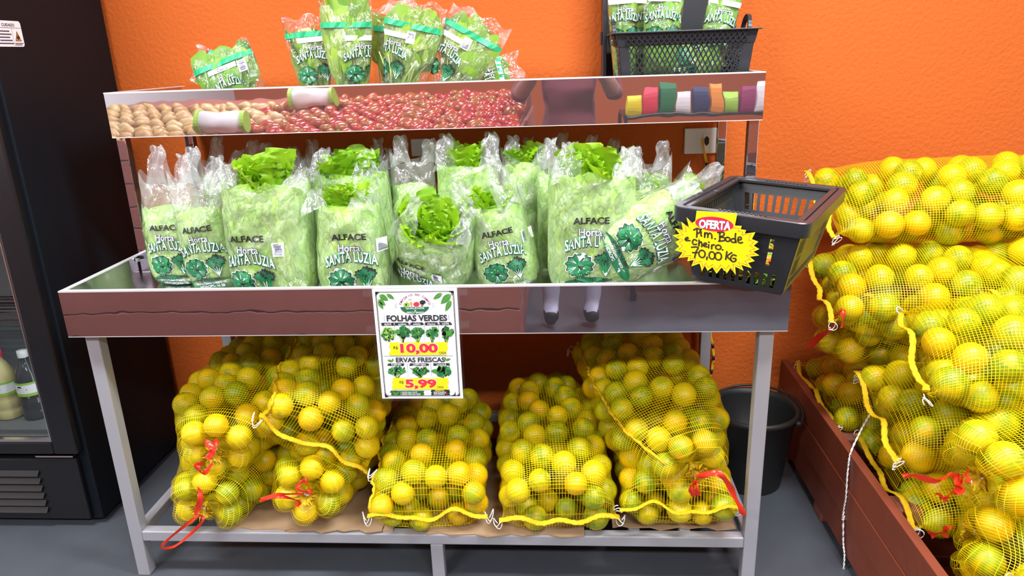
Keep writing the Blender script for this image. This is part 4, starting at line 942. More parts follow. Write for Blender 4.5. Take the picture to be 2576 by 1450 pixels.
def ptxt(s, x0, x1, y0, y1, m, l=3, off=.02, shear=0):
    a, b = zm(x0, (y0+y1)/2), zm(x1, (y0+y1)/2); h = (y1-y0)*.0002295
    V, F = fit_text(s, b[0]-a[0], h, off, shear); PD.append((V+[(a[0]+b[0])/2, (a[1]+b[1])/2], F, m, l))
def pell(cx, cy, rx, ry, m, l=1, k=28, rot=0, n=0, amp=0, ph=0):
    q = []
    for i in range(k):
        a = 2*PI*i/k; r = 1+amp*math.sin(n*a+ph); x, y = rx*r*math.cos(a), ry*r*math.sin(a); q.append((cx+x*math.cos(rot)-y*math.sin(rot), cy+x*math.sin(rot)+y*math.cos(rot)))
    pf(q, (cx, cy), m, l)
def frame_lines():
    def ring(m1, m2, r1, r2, m, l):
        a = rrect(-.105+m1, .105-m1, m1*.9, .297-m1*.9, r1, 6); b = rrect(-.105+m2, .105-m2, m2*.9, .297-m2*.9, r2, 6); n = len(a)
        PD.append((a+b, [(i, (i+1) % n, n+(i+1) % n, n+i) for i in range(n)], m, l))
    ring(.0075, .0088, .0006, .010, 'ink_dark', 1); ring(.0098, .0106, .0095, .0090, 'ink_dark', 1)
frame_lines()
pr([(118, 105), (118, 160), (135, 130), (165, 112)], 'ink_dark'); pr([(1028, 105), (980, 108), (1010, 125), (1022, 165)], 'ink_dark')
pr([(222, 1352), (224, 1290), (235, 1330), (270, 1350)], 'ink_dark'); pr([(1092, 1335), (1085, 1280), (1075, 1315), (1040, 1333)], 'ink_dark')
def leafp(x0, y0, x1, y1, w, l=2):
    dx, dy = x1-x0, y1-y0; L = math.hypot(dx, dy); nx, ny = -dy/L*w, dx/L*w; q = []
    for s in (1, -1):
        for k in range(8):
            t = k/8 if s > 0 else 1-k/8; e = math.sin(PI*t**.8); q.append((x0+dx*t+nx*e*s, y0+dy*t+ny*e*s))
    pf(q, ((x0+x1)/2, (y0+y1)/2), 'ink_mid', l); PD.append((*thin(zm(x0, y0), zm(x0+dx*.95, y0+dy*.95), .0012), 'ink_lime', l+1))
    for t in (.3, .5, .7):
        for s in (1, -1): PD.append((*thin(zm(x0+dx*t, y0+dy*t), zm(x0+dx*(t+.15)+nx*.7*s, y0+dy*(t+.15)+ny*.7*s), .0006), 'ink_deep', l+1))
for a in [(250, 130, 345, 190, 22), (165, 140, 272, 205, 32), (150, 190, 240, 262, 26), (152, 200, 210, 305, 24), (905, 130, 797, 195, 26), (1005, 140, 888, 250, 40), (1010, 210, 945, 335, 30)]: leafp(*a)
# arc lettering
cx0, cy0 = 583, 305
for i, ch in enumerate('EMPÓRIO DO CAMPO'):
    if ch == ' ': continue
    an = math.radians(-68+136*i/15); V, F, sz = text2d(ch, .0078, .02); p = zm(cx0+185*math.sin(an), cy0-165*math.cos(an)); c, s = math.cos(an), -math.sin(an)
    PD.append(([(p[0]+x*c-y*s, p[1]+x*s+y*c) for x, y in V], F, 'ink_purple', 2))
pell(470, 255, 20, 22, 'ink_lime', 2); pell(498, 252, 24, 24, 'ink_lime', 2); pr([(525, 225), (552, 222), (552, 270), (540, 274), (528, 240)], 'ink_orange', 2)
pell(603, 250, 36, 26, 'ink_red', 2); pell(676, 228, 36, 24, 'ink_dark', 2, n=6, amp=.12); pr([(655, 240), (690, 240), (680, 274), (660, 274)], 'ink_brown', 2)
for a in [(508, 190, 520, 215), (528, 182, 532, 212), (545, 190, 540, 212), (370, 240, 352, 262), (795, 262, 818, 264), (790, 280, 810, 290), (368, 268, 338, 270), (372, 282, 345, 292), (485, 230, 500, 220), (600, 228, 625, 222), (795, 248, 808, 238)]:
    PD.append((*thin(zm(a[0], a[1]), zm(a[2], a[3]), .0011), 'ink_dark', 2))
pf([(412, 280), (752, 280)]+[(583+170*math.cos(a*PI/20), 280+82*math.sin(a*PI/20)) for a in range(21)], (583, 300), 'ink_green', 2)
ptxt('QUALIDADE', 475, 697, 284, 308, 'ink_white'); ptxt('E', 582, 600, 314, 332, 'ink_white'); ptxt('PREÇO BAIXO', 490, 692, 333, 358, 'ink_white')
ptxt('FOLHAS VERDES', 250, 968, 372, 444, 'ink_dark', off=.035); ptxt('ERVAS FRESCAS', 358, 950, 868, 926, 'ink_dark', off=.03)
for a in [(228, 388, 212, 378), (230, 408, 206, 408), (230, 425, 215, 435), (978, 388, 996, 376), (978, 402, 1004, 402), (980, 418, 1002, 430)]: PD.append((*thin(zm(a[0], a[1]), zm(a[2], a[3]), .0012), 'ink_dark', 2))
def brush(x0, x1, y0, y1, m, l=1, seed=1):
    r = random.Random(seed); top = [(x0+(x1-x0)*i/12, y0+r.uniform(-3, 3)) for i in range(13)]; rt = [(x1+r.uniform(-12, 12), y0+(y1-y0)*i/6) for i in range(1, 6)]
    bot = [(x1-(x1-x0)*i/12, y1+r.uniform(-3, 3)) for i in range(13)]; lf = [(x0+r.uniform(-12, 12), y1-(y1-y0)*i/6) for i in range(1, 6)]
    pf(top+rt+bot+lf, ((x0+x1)/2, (y0+y1)/2), m, l)
def bush(cx, cy, rx, ry, n, seed, style):
    r = random.Random(seed)
    if style != 'round':
        for i in range(9): PD.append((*thin(zm(cx+r.uniform(-.15, .2)*rx, cy+ry), zm(cx+r.uniform(-.8, .8)*rx, cy-ry*.3), .0014), 'ink_lime', 2))
    for i in range(n):
        a, d = r.random()*6.28, r.random()**.5; x = cx+rx*d*math.cos(a)*.85; y = cy-(ry*.2 if style != 'round' else 0)+ry*d*math.sin(a)*(.85 if style == 'round' else .65)
        m = r.choice(('ink_mid', 'ink_deep', 'ink_lime') if style == 'round' else ('ink_mid', 'ink_deep', 'ink_mid', 'ink_leaf')); s = r.uniform(.13, .24) if style != 'big' else r.uniform(.28, .42)
        pell(x, y, rx*s, ry*s*.9, m, 2+(i % 6)*.3, 9, r.random()*3, 3, .15)
for i, (nm, x0, x1) in enumerate([('ALFACE', 185, 332), ('ALMEIRÃO', 352, 512), ('AGRIÃO', 530, 680), ('RÚCULA', 702, 858), ('COUVE', 875, 1018)]):
    brush(x0, x1, 458, 492, 'ink_dark', 1, i); ptxt(nm, x0+34, x1-28, 464, 487, 'ink_white'); c = (x0+x1)/2+8+i*2
    bush(c, 600, 82, 98, 60 if i in (0, 2, 3) else 22, i, ('round', 'big', 'leafy', 'leafy', 'big')[i])
    if i: PD.append((*thin(zm(x0-10, 470), zm(x0+8, 690), .0007), 'ink_navy', 1))
for i, (nm, x0, x1) in enumerate([('COENTRO', 258, 460), ('CHEIRO VERDE', 525, 758), ('HORTELÃ', 812, 1005)]):
    brush(x0, x1, 940, 968, 'ink_dark', 1, i+9); ptxt(nm, x0+42, x1-36, 943, 964, 'ink_white'); bush((x0+x1)/2+12, 1045, 118, 70, 46 if i < 2 else 26, i+20, ('leafy', 'leafy', 'big')[i])
    if i: PD.append((*thin(zm(x0-32, 942), zm(x0-18, 1112), .0007), 'ink_navy', 1))
for k in range(9): PD.append((*thin(zm(680, 1105), zm(515+k*9, 985+k*3), .0012), 'ink_deep', 5))
brush(283, 978, 690, 840, 'ink_yellow', 3.5, 31); brush(315, 1000, 1115, 1255, 'ink_yellow', 4.2, 32)
for s, a, b, y0, y1 in (('10,00', 412, 865, 702, 830), ('5,99', 472, 855, 1130, 1250)):
    ptxt(s, a-6, b+6, y0-6, y1+4, 'ink_white', 5, .06); ptxt(s, a, b, y0, y1, 'ink_red', 5.8, .045)
ptxt('R$', 330, 382, 733, 772, 'ink_dark', 5, .01); ptxt('R$', 402, 450, 1147, 1186, 'ink_dark', 5, .01); ptxt('CADA', 880, 965, 800, 828, 'ink_dark', 5, .01); ptxt('CADA', 862, 942, 1213, 1240, 'ink_dark', 5, .01)
prect(208, 1048, 850, 854, 'ink_dark', 2)
for (x, y, f) in ((290, 905, 1), (985, 895, -1)): leafp(x+30*f, y+12, x-38*f, y-10, 14); leafp(x+30*f, y+10, x+30*f, y-30, 10)
brush(292, 705, 1270, 1328, 'ink_deep', 1, 41); brush(788, 1018, 1262, 1328, 'ink_dark', 1, 42)
leafp(355, 1320, 318, 1280, 14, 3); leafp(355, 1320, 392, 1282, 14, 3)
ptxt('+ SAÚDE PARA VOCÊ', 412, 618, 1277, 1298, 'ink_white', 3, .02, .2); ptxt('+ SABOR PARA SUA VIDA!', 412, 660, 1302, 1323, 'ink_white', 3, .02, .2)
ptxt('PRODUTOS', 835, 950, 1262, 1281, 'ink_yellow', 3, .02, .2); ptxt('SELECIONADOS', 818, 972, 1283, 1302, 'ink_white', 3, .02, .2); ptxt('COM CARINHO!', 820, 955, 1303, 1323, 'ink_white', 3, .02, .2); pell(978, 1308, 10, 9, 'ink_red', 3)
put_design(PD, lambda x, z, o: (x, -o, z), po, 'printed_design', .0003, .0002)
for x, z in ((-.118, .19), (.118, .20), (-.118, .285), (.118, .285)): MB().box(x-.012, x+.012, -.0002, .0012, z-.008, z+.008).build('clear_tape', 'sleeve_film', po)

# ------------------------------------------------------------------ black shopping basket
def panel(nm, c, us, vs, holes, parent, m='black_plastic', th=.003):
    c = [np.asarray(q, float) for q in c]; V = []; F = []
    for v in vs:
        for u in us: V.append((c[0]*(1-u)+c[1]*u)*(1-v)+(c[3]*(1-u)+c[2]*u)*v)
    n = len(us)
    for j in range(len(vs)-1):
        for i in range(n-1):
            if not holes((us[i]+us[i+1])/2, (vs[j]+vs[j+1])/2, i, j): F.append((j*n+i, j*n+i+1, (j+1)*n+i+1, (j+1)*n+i))
    return solid(part(nm, V, F, m, parent), th)
bas = thing('shopping_basket', 'black plastic shopping basket perched on the right corner of tray', 'basket', (.857, .118, .8925), (0, .051, -.5))
a_, b_, a2, b2, BHT = .304, .471, .206, .356, .184
ra, rb = a_/2-.016, b_/2-.016
def cyc(n, fill): 
    o = [0.]
    for i in range(n): o += [o[-1]+(1-fill)/n*.5, o[-1]+(1-fill)/n*.5+fill/n, (i+1)/n]
    return sorted(set(np.round(o, 5)))
def slot(us, n, fill):
    return lambda u: abs((u*n) % 1-.5) < fill/2
s12 = slot(0, 12, .5)
f_h = lambda u, v, i, j: (s12(u) and .07 < u < .93 and (.05 < v < .25)) or (s12(u) and (.10 < u < .17 or .76 < u < .84) and .36 < v < .74)
panel('front_wall', [(-a2/2, -b2/2, .004), (a2/2, -b2/2, .004), (ra, -rb, BHT-.004), (-ra, -rb, BHT-.004)], cyc(12, .5), [0, .05, .25, .36, .42, .56, .60, .74, .8, 1], lambda u, v, i, j: f_h(u, v, i, j) and not .56 < v < .60, bas)
panel('back_wall', [(a2/2, b2/2, .004), (-a2/2, b2/2, .004), (-ra, rb, BHT-.004), (ra, rb, BHT-.004)], cyc(12, .62), [0, .13, .30, .55, .80, 1], lambda u, v, i, j: abs((u*12) % 1-.5) < .31 and .05 < u < .95 and (.13 < v < .30 or .55 < v < .80), bas)
s30 = lambda u: abs((u*30) % 1-.5) < .3
def side_h(u, v, i, j): return s30(u) and (.06 < u < .94) and (.06 < v < .17 or .74 < v < .86 or ((u < .24 or u > .76) and (.20 < v < .44 or .47 < v < .71)))
for s in (-1, 1): panel('side_wall', [(s*a2/2, -b2/2, .004), (s*a2/2, b2/2, .004), (s*ra, rb, BHT-.004), (s*ra, -rb, BHT-.004)], cyc(30, .6), [0, .06, .17, .20, .44, .47, .71, .74, .86, 1], side_h, bas)
MB().box(-a2/2, a2/2, -b2/2, b2/2, 0, .004).build('floor_panel', 'black_plastic', bas)
def ring_loft(rows, r, parent, nm, m='black_plastic', k=6):
    V = []; n = 0
    for hx, hy, z, rr in rows: q = rrect(-hx, hx, -hy, hy, rr, k); n = len(q); V += [(x, y, z) for x, y in q]
    return part(nm, V, grid_faces(len(rows), n, True), m, parent, True)
o = ring_loft([(ra, rb, BHT-.034, .02), (a_/2-.002, b_/2-.002, BHT-.034, .024), (a_/2-.001, b_/2-.001, BHT-.030, .025), (a_/2, b_/2, BHT-.002, .026), (a_/2-.002, b_/2-.002, BHT, .024), (ra, rb, BHT, .02), (ra-.002, rb-.002, BHT-.004, .018), (ra-.002, rb-.002, BHT-.022, .018)], 0, bas, 'rim')
md = o.modifiers.new('es', 'EDGE_SPLIT'); md.split_angle = .7
for s in (-1, 1):
    hb = [(-ra+.012, s*.004, BHT-.006), (-ra+.012, s*(rb-.012), BHT-.006), (ra-.012, s*(rb-.012), BHT-.006), (ra-.012, s*.004, BHT-.006)]
    m_ = MB(); [m_.bar(hb[i], hb[i+1], .014, .009) for i in range(3)]; m_.build('carry_handle', 'black_plastic', bas, bevel=.002)
    for k in range(11): MB().box(-.05+k*.010, -.045+k*.010, s*(rb-.012)-.004, s*(rb-.012)+.004, BHT-.002, BHT+.0005).build('grip_rib', 'black_plastic', bas)
# chilli peppers in the basket
def pepper_mesh(L, R_, bend, seed):
    rg = random.Random(seed); k = 10; n = 10; V = []
    for i in range(k):
        t = i/(k-1); r = R_*(.15+.95*math.sin(PI*min(1, .12+t*.88))**.6) if t < 1 else .001
        for j in range(n): a = 2*PI*j/n; rr = r*(1+.08*math.sin(3*a+seed)); V.append((rr*math.cos(a)+bend*t*t, rr*math.sin(a), L*t))
    return V, grid_faces(k, n, True)
pms = [mesh('pepper', *pepper_mesh(.035+.012*i, .013-.001*i, .006*i, i), 'pepper', True) for i in range(3)]
psm = mesh('pepper_stem', *(lambda m: (m.V, m.F))(MB().tube([(0, 0, .002), (0, .001, -.010), (.003, .002, -.018)], [.003, .002, .0016], 6)), 'kale_leaf', True)
Rb = np.array(Euler((0, .051, -.5)).to_matrix()); r = random.Random(5)
for i in range(90):
    lay = i//45; x, y = r.uniform(-.07, .07), r.uniform(-.10, .13)
    if i < 26: x, y = -.084+.0138*(i % 13)+r.uniform(-.003, .003), -.150
    lx = np.array([x, y, .018+.020*lay+(.016 if 13 <= i < 26 else 0)]); w_ = Rb@lx+np.array([.857, .118, .8925])
    o = thing('pepper', 'small chilli pepper in the black shopping basket', 'pepper', tuple(w_), (PI/2+r.uniform(-.4, .4), r.uniform(-.3, .3), PI+r.uniform(-.5, .5) if i < 26 else r.random()*6.28), 'chilli peppers in the basket')
    link('pepper_flesh', pms[i % 3], o); link('pepper_stem', psm, o)

# ------------------------------------------------------------------ star-shaped offer card on the basket
card = thing('offer_card', 'yellow starburst OFERTA card taped to the front of the basket', 'sign', tuple(Rb@np.array([-.026, -b_/2-.004, 0])+np.array([.857, .118, .8925])), (.02, -.07, -.5))
CW = 2*PI
def cz(x, y): return ((x-735)/4.678*.00089, BHT-.064-(y-800)/4.678*.00091)     # crop pixel -> card metres
star = [(395, 525), (460, 590), (500, 565), (520, 445), (995, 470), (965, 610), (1043, 612), (1030, 650), (1092, 660), (1075, 700), (1195, 680), (1155, 760), (1228, 788), (1175, 835), (1238, 872), (1170, 905), (1237, 945), (1130, 965), (1185, 1012), (1110, 1040), (1150, 1098), (1030, 1065), (1057, 1132), (960, 1090), (965, 1187), (905, 1110), (865, 1172), (800, 1110), (738, 1187), (690, 1110), (632, 1160), (600, 1100), (562, 1160), (535, 1075), (432, 1115), (465, 1035), (385, 1055), (400, 1000), (275, 1020), (330, 950), (232, 925), (290, 880), (243, 825), (300, 795), (213, 745), (300, 725), (243, 657), (345, 680), (328, 580), (420, 645)]
CD = []
def cpoly(pts, m, l, c=None):
    V, F = fan([cz(*p) for p in pts]); V.append(cz(*(c or (735, 850)))); CD.append((V, F, m, l))
cpoly(star, 'card_yellow', 0)
inn = [(735+(x-735)*.90, 830+(y-830)*.88) for x, y in star if y > 500]; inn = [p for p in inn if not (500 < p[0] < 990 and p[1] < 620)]
V = []; F = []
for i in range(len(inn)-1):
    if abs(inn[i][0]-inn[i+1][0]) > 200: continue
    v, f = thin(cz(*inn[i]), cz(*inn[i+1]), .0014); v = [v[0], v[1], (2*v[2][0]-v[2][0], v[2][1]), v[3]]; k = len(V); V += v; F += [tuple(j+k for j in q) for q in f]
CD.append((V, F, 'ink_red', 1))
q = [(725+225*math.cos(2*PI*k/40)*1, 598+86*math.sin(2*PI*k/40)+.06*225*math.cos(2*PI*k/40)) for k in range(40)]; cpoly(q, 'ink_crimson', 1, (725, 598))
for off, m, l in ((.075, 'ink_black', 2), (.05, 'ink_white', 3)):
    V, F = fit_text('OFERTA', 365/4.678*.00089+off*.02, 100/4.678*.00091+off*.02, off, .15); CD.append(([(x+cz(730, 605)[0], y+cz(730, 605)[1]-x*.06) for x, y in V], F, m, l))
def ink(strokes, w=.0037, l=3):
    for st_ in strokes:
        p = smooth_path([np.array(cz(*s)) for s in st_], 5) if len(st_) > 2 else [np.array(cz(*s)) for s in st_]
        V = []; 
        for i, q in enumerate(p):
            d = p[min(i+1, len(p)-1)]-p[max(i-1, 0)]; d = d/max(np.linalg.norm(d), 1e-9); nn = np.array([-d[1], d[0]])*w/2; V += [tuple(q+nn), tuple(q-nn)]
        CD.append((V, [(2*i, 2*i+1, 2*i+3, 2*i+2) for i in range(len(p)-1)], 'marker', l))
        for e in (p[0], p[-1]): qq = [(e[0]+w/2*math.cos(a*PI/4), e[1]+w/2*math.sin(a*PI/4)) for a in range(8)]; CD.append((qq, [tuple(range(8))], 'marker', l))
def dot(x, y): return [(x-3, y), (x+3, y+2)]
def oval(x, y, rx, ry): return [(x+rx*math.sin(k*PI/6), y-ry*math.cos(k*PI/6)) for k in range(13)]
ink([[(518, 668), (516, 710), (512, 756)], [(478, 672), (520, 652), (556, 668), (548, 700), (518, 712)], [(568, 690), (565, 730), (572, 742)], dot(568, 662), [(612, 700), (608, 755)], [(610, 725), (632, 700), (648, 715), (645, 755)], [(648, 725), (670, 703), (692, 722), (694, 765)], dot(732, 768),
     [(790, 700), (786, 792)], [(765, 695), (830, 690), (838, 720), (795, 745)], [(795, 745), (845, 755), (840, 785), (775, 795)], oval(880, 770, 26, 24), oval(945, 782, 26, 22), [(972, 700), (968, 760), (975, 805)], [(1000, 775), (1035, 765), (1032, 740), (1005, 745), (998, 785), (1020, 808), (1050, 800)],
     [(370, 792), (405, 775), (398, 762), (375, 775), (378, 800), (428, 800)], [(512, 800), (480, 785), (458, 815), (472, 845), (508, 842)], [(540, 790), (535, 860)], [(535, 835), (560, 810), (572, 830), (570, 868)], [(592, 850), (628, 838), (620, 822), (598, 832), (596, 860), (632, 868)], [(655, 840), (652, 880)], dot(658, 810), [(690, 845), (688, 890)], [(690, 860), (705, 842), (722, 842)], oval(768, 868, 32, 26), dot(818, 895),
     [(445, 880), (525, 878), (500, 930), (478, 1002)], [(455, 945), (515, 942)], oval(570, 955, 38, 44), [(632, 990), (625, 1020)], oval(690, 968, 34, 44), oval(765, 975, 38, 44), [(868, 915), (852, 1008)], [(925, 925), (872, 970), (920, 1020)], [(975, 960), (940, 950), (910, 990), (930, 1030), (965, 1022), (970, 995), (940, 992)]])
put_design(CD, lambda x, z, o: (x, -o, z), card, 'card_face', .0008, .0003)
V = [(x, -.0004, z) for x, z in [cz(*p) for p in star]]+[(*[cz(735, 850)[0]], -.0004, cz(735, 850)[1])]; n = len(star)
part('card_back', V, [((i+1) % n, i, n) for i in range(n)], 'paper', card)

# ------------------------------------------------------------------ lattice crate on the upper tray
lc = thing('lattice_crate', 'black plastic lattice crate with loop handles on upper tray', 'crate', (.712, .58, ZUF+.001))
X0, X1, Y0, Y1, CH = .528-.712, .893-.712, -.155, .165, .152
def lattice(nm, c, n, m_, parent, wd=.0035, up=None):
    c = [Vector(q) for q in c]; mb = MB(); f = lambda u, v: (c[0]*(1-u)+c[1]*u)*(1-v)+(c[3]*(1-u)+c[2]*u)*v
    N = (c[1]-c[0]).cross(c[3]-c[0]).normalized(); st_ = m_/n
    for s in (1, -1):
        k = -m_
        while k < n+m_:
            u0, u1 = k/n, (k+s*m_)/n; v0, v1 = 0., 1.
            if u1 < u0: a, b = u0, u1
            if s == 1 and u0 < 0: v0 = -u0/(u1-u0); u0 = 0
            if s == 1 and u1 > 1: v1 = v0+(1-v0)*(1-u0)/(u1-u0) if u1 > u0 else 1; u1 = 1
            if s == -1 and u0 > 1: v0 = (u0-1)/(u0-u1); u0 = 1
            if s == -1 and u1 < 0: v1 = v0+(1-v0)*u0/(u0-u1); u1 = 0
            if v1 > v0 and 0 <= min(u0, u1) and max(u0, u1) <= 1 and abs(u0-u1) > .003: mb.bar(f(u0, v0), f(u1, v1), wd, .004, N)
            k += 1
    return mb.build(nm, 'black_plastic', parent)
t_ = .92
def cpt(x, y, z): s = t_+(1-t_)*z/CH; return (x*s, y*s, z)
zr = CH-.035
for nm, A_, B_, n in (('front_lattice', (X0, Y0), (X1, Y0), 22), ('back_lattice', (X1, Y1), (X0, Y1), 22), ('end_lattice', (X1, Y0), (X1, Y1), 18), ('end_lattice', (X0, Y1), (X0, Y0), 18)):
    A2, B2 = [np.array(q) for q in (A_, B_)]; i0, i1 = A2+(B2-A2)*.07, B2-(B2-A2)*.07
    lattice(nm, [cpt(*i0, .006), cpt(*i1, .006), cpt(*i1, zr), cpt(*i0, zr)], n, 4.5, lc)
    pn = panel('rim_wall', [np.array(cpt(*A_, zr))*[1.012, 1.012, 1], np.array(cpt(*B_, zr))*[1.012, 1.012, 1], np.array(cpt(*B_, CH))*[1.03, 1.03, 1], np.array(cpt(*A_, CH))*[1.03, 1.03, 1]], [0, 1], [0, 1], lambda *a: False, lc, th=.004)
    lt_ = lattice('rim_lattice', [np.array(cpt(*i0, zr+.002))*[1.035, 1.045, 1], np.array(cpt(*i1, zr+.002))*[1.035, 1.045, 1], np.array(cpt(*i1, CH-.003))*[1.05, 1.06, 1], np.array(cpt(*i0, CH-.003))*[1.05, 1.06, 1]], n, 1.6, lc, .0025)
for x, y in ((X0, Y0), (X1, Y0), (X0, Y1), (X1, Y1)):
    sx, sy = (1 if x > 0 else -1), (1 if y > 0 else -1); b0, b1 = np.array(cpt(x, y, 0)), np.array(cpt(x, y, CH-.003))
    m_ = MB(); m_.bar(b0-[sx*.013, sy*.0, 0], b1-[sx*.013, 0, 0], .026, .005, (0, 1, 0)); m_.bar(b0-[0, sy*.013, 0], b1-[0, sy*.013, 0], .005, .026, (0, 1, 0)); m_.build('corner_post', 'black_plastic', lc, bevel=.001)
MB().box(X0*t_, X1*t_, Y0*t_, Y1*t_, 0, .004).build('floor_panel', 'black_plastic', lc)
q = [np.array(cpt(*p, CH))*[1.03, 1.03, 1] for p in ((X0, Y0), (X1, Y0), (X1, Y1), (X0, Y1))]; m_ = MB()
for i in range(4): m_.bar(q[i]*[1.02, 1.02, 1], q[(i+1) % 4]*[1.02, 1.02, 1], .016, .004)
m_.build('rim_flange', 'black_plastic', lc, bevel=.001)
for s, x in ((-1, X0), (1, X1)):
    p = [(x*1.02+s*.004*math.sin(a*PI/14), -.03+.040*math.cos(a*PI/14), CH-.004+.040*math.sin(a*PI/14)) for a in range(15)]
    m_ = MB(); [m_.bar(p[i], p[i+1], .012, .010, (1, 0, 0)) for i in range(14)]; m_.build('loop_handle', 'black_plastic', lc)
for k in range(5): MB().box(X0*t_-.010-k*.001, X0*t_-.003, Y0*t_+.004, Y0*t_+.040, .012+k*.020, .026+k*.020).build('end_rib', 'black_plastic', lc, bevel=.003)
# crate standing on end behind
uc = thing('upright_crate', 'black plastic crate standing on end against the wall behind lattice crate', 'crate', (at(1675, 100, 1, .79)[0], .80, ZUF+.001))
xa, xb = at(1522, 60, 1, .70)[0]-uc.location.x, at(1838, 60, 1, .76)[0]-uc.location.x
MB().box(xa, xb, .012, .018, 0, .40).build('base_panel', 'black_plastic', uc, bevel=.002)
for x in (xa, xb): MB().box(x-.006, x+.006, -.09, .012, 0, .40).build('crate_side', 'black_plastic', uc, bevel=.002)
MB().box(xa-.012, xa-.006, -.075, -.03, .125, .165).build('lug', 'black_plastic', uc, bevel=.002)
zc = ZUF+.008
for i, (px, Y, ry, w, h, kd, lab, bl, lt) in enumerate([(1572, .56, -.04, 60, .30, 'frill', 'narrow clear herb pouch at the left inside the lattice crate', 'green herbs in the narrow pouch in the lattice crate', .72), (1610, .60, .10, 100, .30, 'round', 'clear printed herb pouch in the middle of the lattice crate', 'round herb leaves in the printed pouch in the crate', .75),
        (1655, .52, .05, 80, .30, 'frill', 'clear pouch of curly dark green herbs in the lattice crate', 'curly dark herbs in the pouch in the lattice crate', .8), (1770, .53, .22, 66, .28, 'frill', 'clear herb pouch leaning right inside the lattice crate', 'pale herbs in the right-leaning pouch in the crate', .85), (1665, .55, 1.2, 80, .17, 'frill', 'clear herb pouch lying at the bottom of the lattice crate', 'herbs in the pouch lying in the lattice crate', .8)]):
    pouch(lab, (at(px, 180, 1, Y)[0], Y, zc+(.035 if ry > 1 else 0)), (0, ry, 0), PS(w)*1.25, h, kd, 50+i, d=.07, taper=.7, stripe=h*.9, tx=0, tz=h*.55, bl=bl, ltop=lt)

# ------------------------------------------------------------------ what the steel mirrors: the produce island and the photographer behind the camera
IY0, IY1, IX0, IX1 = -1.48, -3.3, -2.9, .17
isl = thing('produce_island', 'red-brown planked produce island mirrored in the steel fronts', 'display', ((IX0+IX1)/2, IY0, 0))
cxm = (IX0+IX1)/2
for k in range(8):
    z = .06+k*.125; MB().box(IX0-cxm, IX1-cxm, -.022, 0, z, z+.118).build('plank', 'board_brown', isl, bevel=.003)
    MB().box(IX1-cxm-.022, IX1-cxm, IY1-IY0, -.024, z, z+.118).build('end_plank', 'board_brown', isl, bevel=.003)
zt = lambda y: 1.0+.16*(IY0-y)/(IY0-IY1)
part('bed', [(IX0-cxm, -.03, zt(IY0)), (IX1-cxm-.03, -.03, zt(IY0)), (IX1-cxm-.03, IY1-IY0, zt(IY1)), (IX0-cxm, IY1-IY0, zt(IY1)), (IX0-cxm, -.03, 0.06), (IX1-cxm-.03, -.03, .06), (IX1-cxm-.03, IY1-IY0, .06), (IX0-cxm, IY1-IY0, .06)], [(0, 1, 2, 3), (4, 7, 6, 5), (0, 4, 5, 1), (2, 6, 7, 3)], 'board_brown', isl)
bv2, bf2 = ball(14, 9); tme = mesh('tomato', bv2*[1, .72, .72], bf2, 'tomato', True); pme = mesh('potato', bv2*[1, .75, .7]*(1+.05*np.sin(bv2[:, [0]]*7)), bf2, 'potato', True)
r = random.Random(3); nT = nP = 0
y = IY0-.05; row = 0
while y > -2.95:
    x = IX1-.06-(row % 2)*.036
    while x > -2.8:
        if any(abs(x-bx_) < .24 and abs(y-by_) < .12 for bx_, by_ in ((-1.5, -1.62), (-1.25, -2.45))): x -= .096; continue
        tom = x > -1.45-.15*math.sin(row*.7)
        if (tom and nT < 290) or (not tom and nP < 200):
            s = r.uniform(.041, .050); zz = zt(y)+.028+.05*math.exp(-((y+1.9)/.5)**2)*0+r.uniform(-.006, .016)
            o = link('tomato' if tom else 'potato', tme if tom else pme, None, (x+r.uniform(-.01, .01), y+r.uniform(-.01, .01), zz), (r.uniform(-.3, .3), r.uniform(-.3, .3), r.random()*6.3), (s, s, s))
            if tom: tag(o, 'plum tomato heaped on the island mirrored in upper steel front', 'tomato', 'tomatoes on the island'); nT += 1
            else: tag(o, 'pale potato heaped on the island mirrored in upper steel front', 'potato', 'potatoes on the island'); nP += 1
        x -= .096
    y -= .082; row += 1
for x, y, lab in ((-1.50, -1.62, 'white roll of produce bags with green ends, mirrored at front of island'), (-1.25, -2.45, 'white roll of produce bags with green ends, mirrored further back')):
    rl = thing('bag_roll', lab, 'roll', (x, y, zt(y)+.11))
    m_ = MB(); m_.lathe([(0, -.12), (.055, -.12), (.055, .12), (0, .12)], 20); m_.build('roll', 'white_plastic', rl, True, rot=(0, PI/2, 0))
    for s in (-1, 1): m_ = MB(); m_.lathe([(0, 0), (.062, 0), (.062, .025), (0, .025)], 20); m_.build('end_holder', 'ink_lime', rl, False, rot=(0, PI/2, 0), loc=(s*.135-.012, 0, 0))
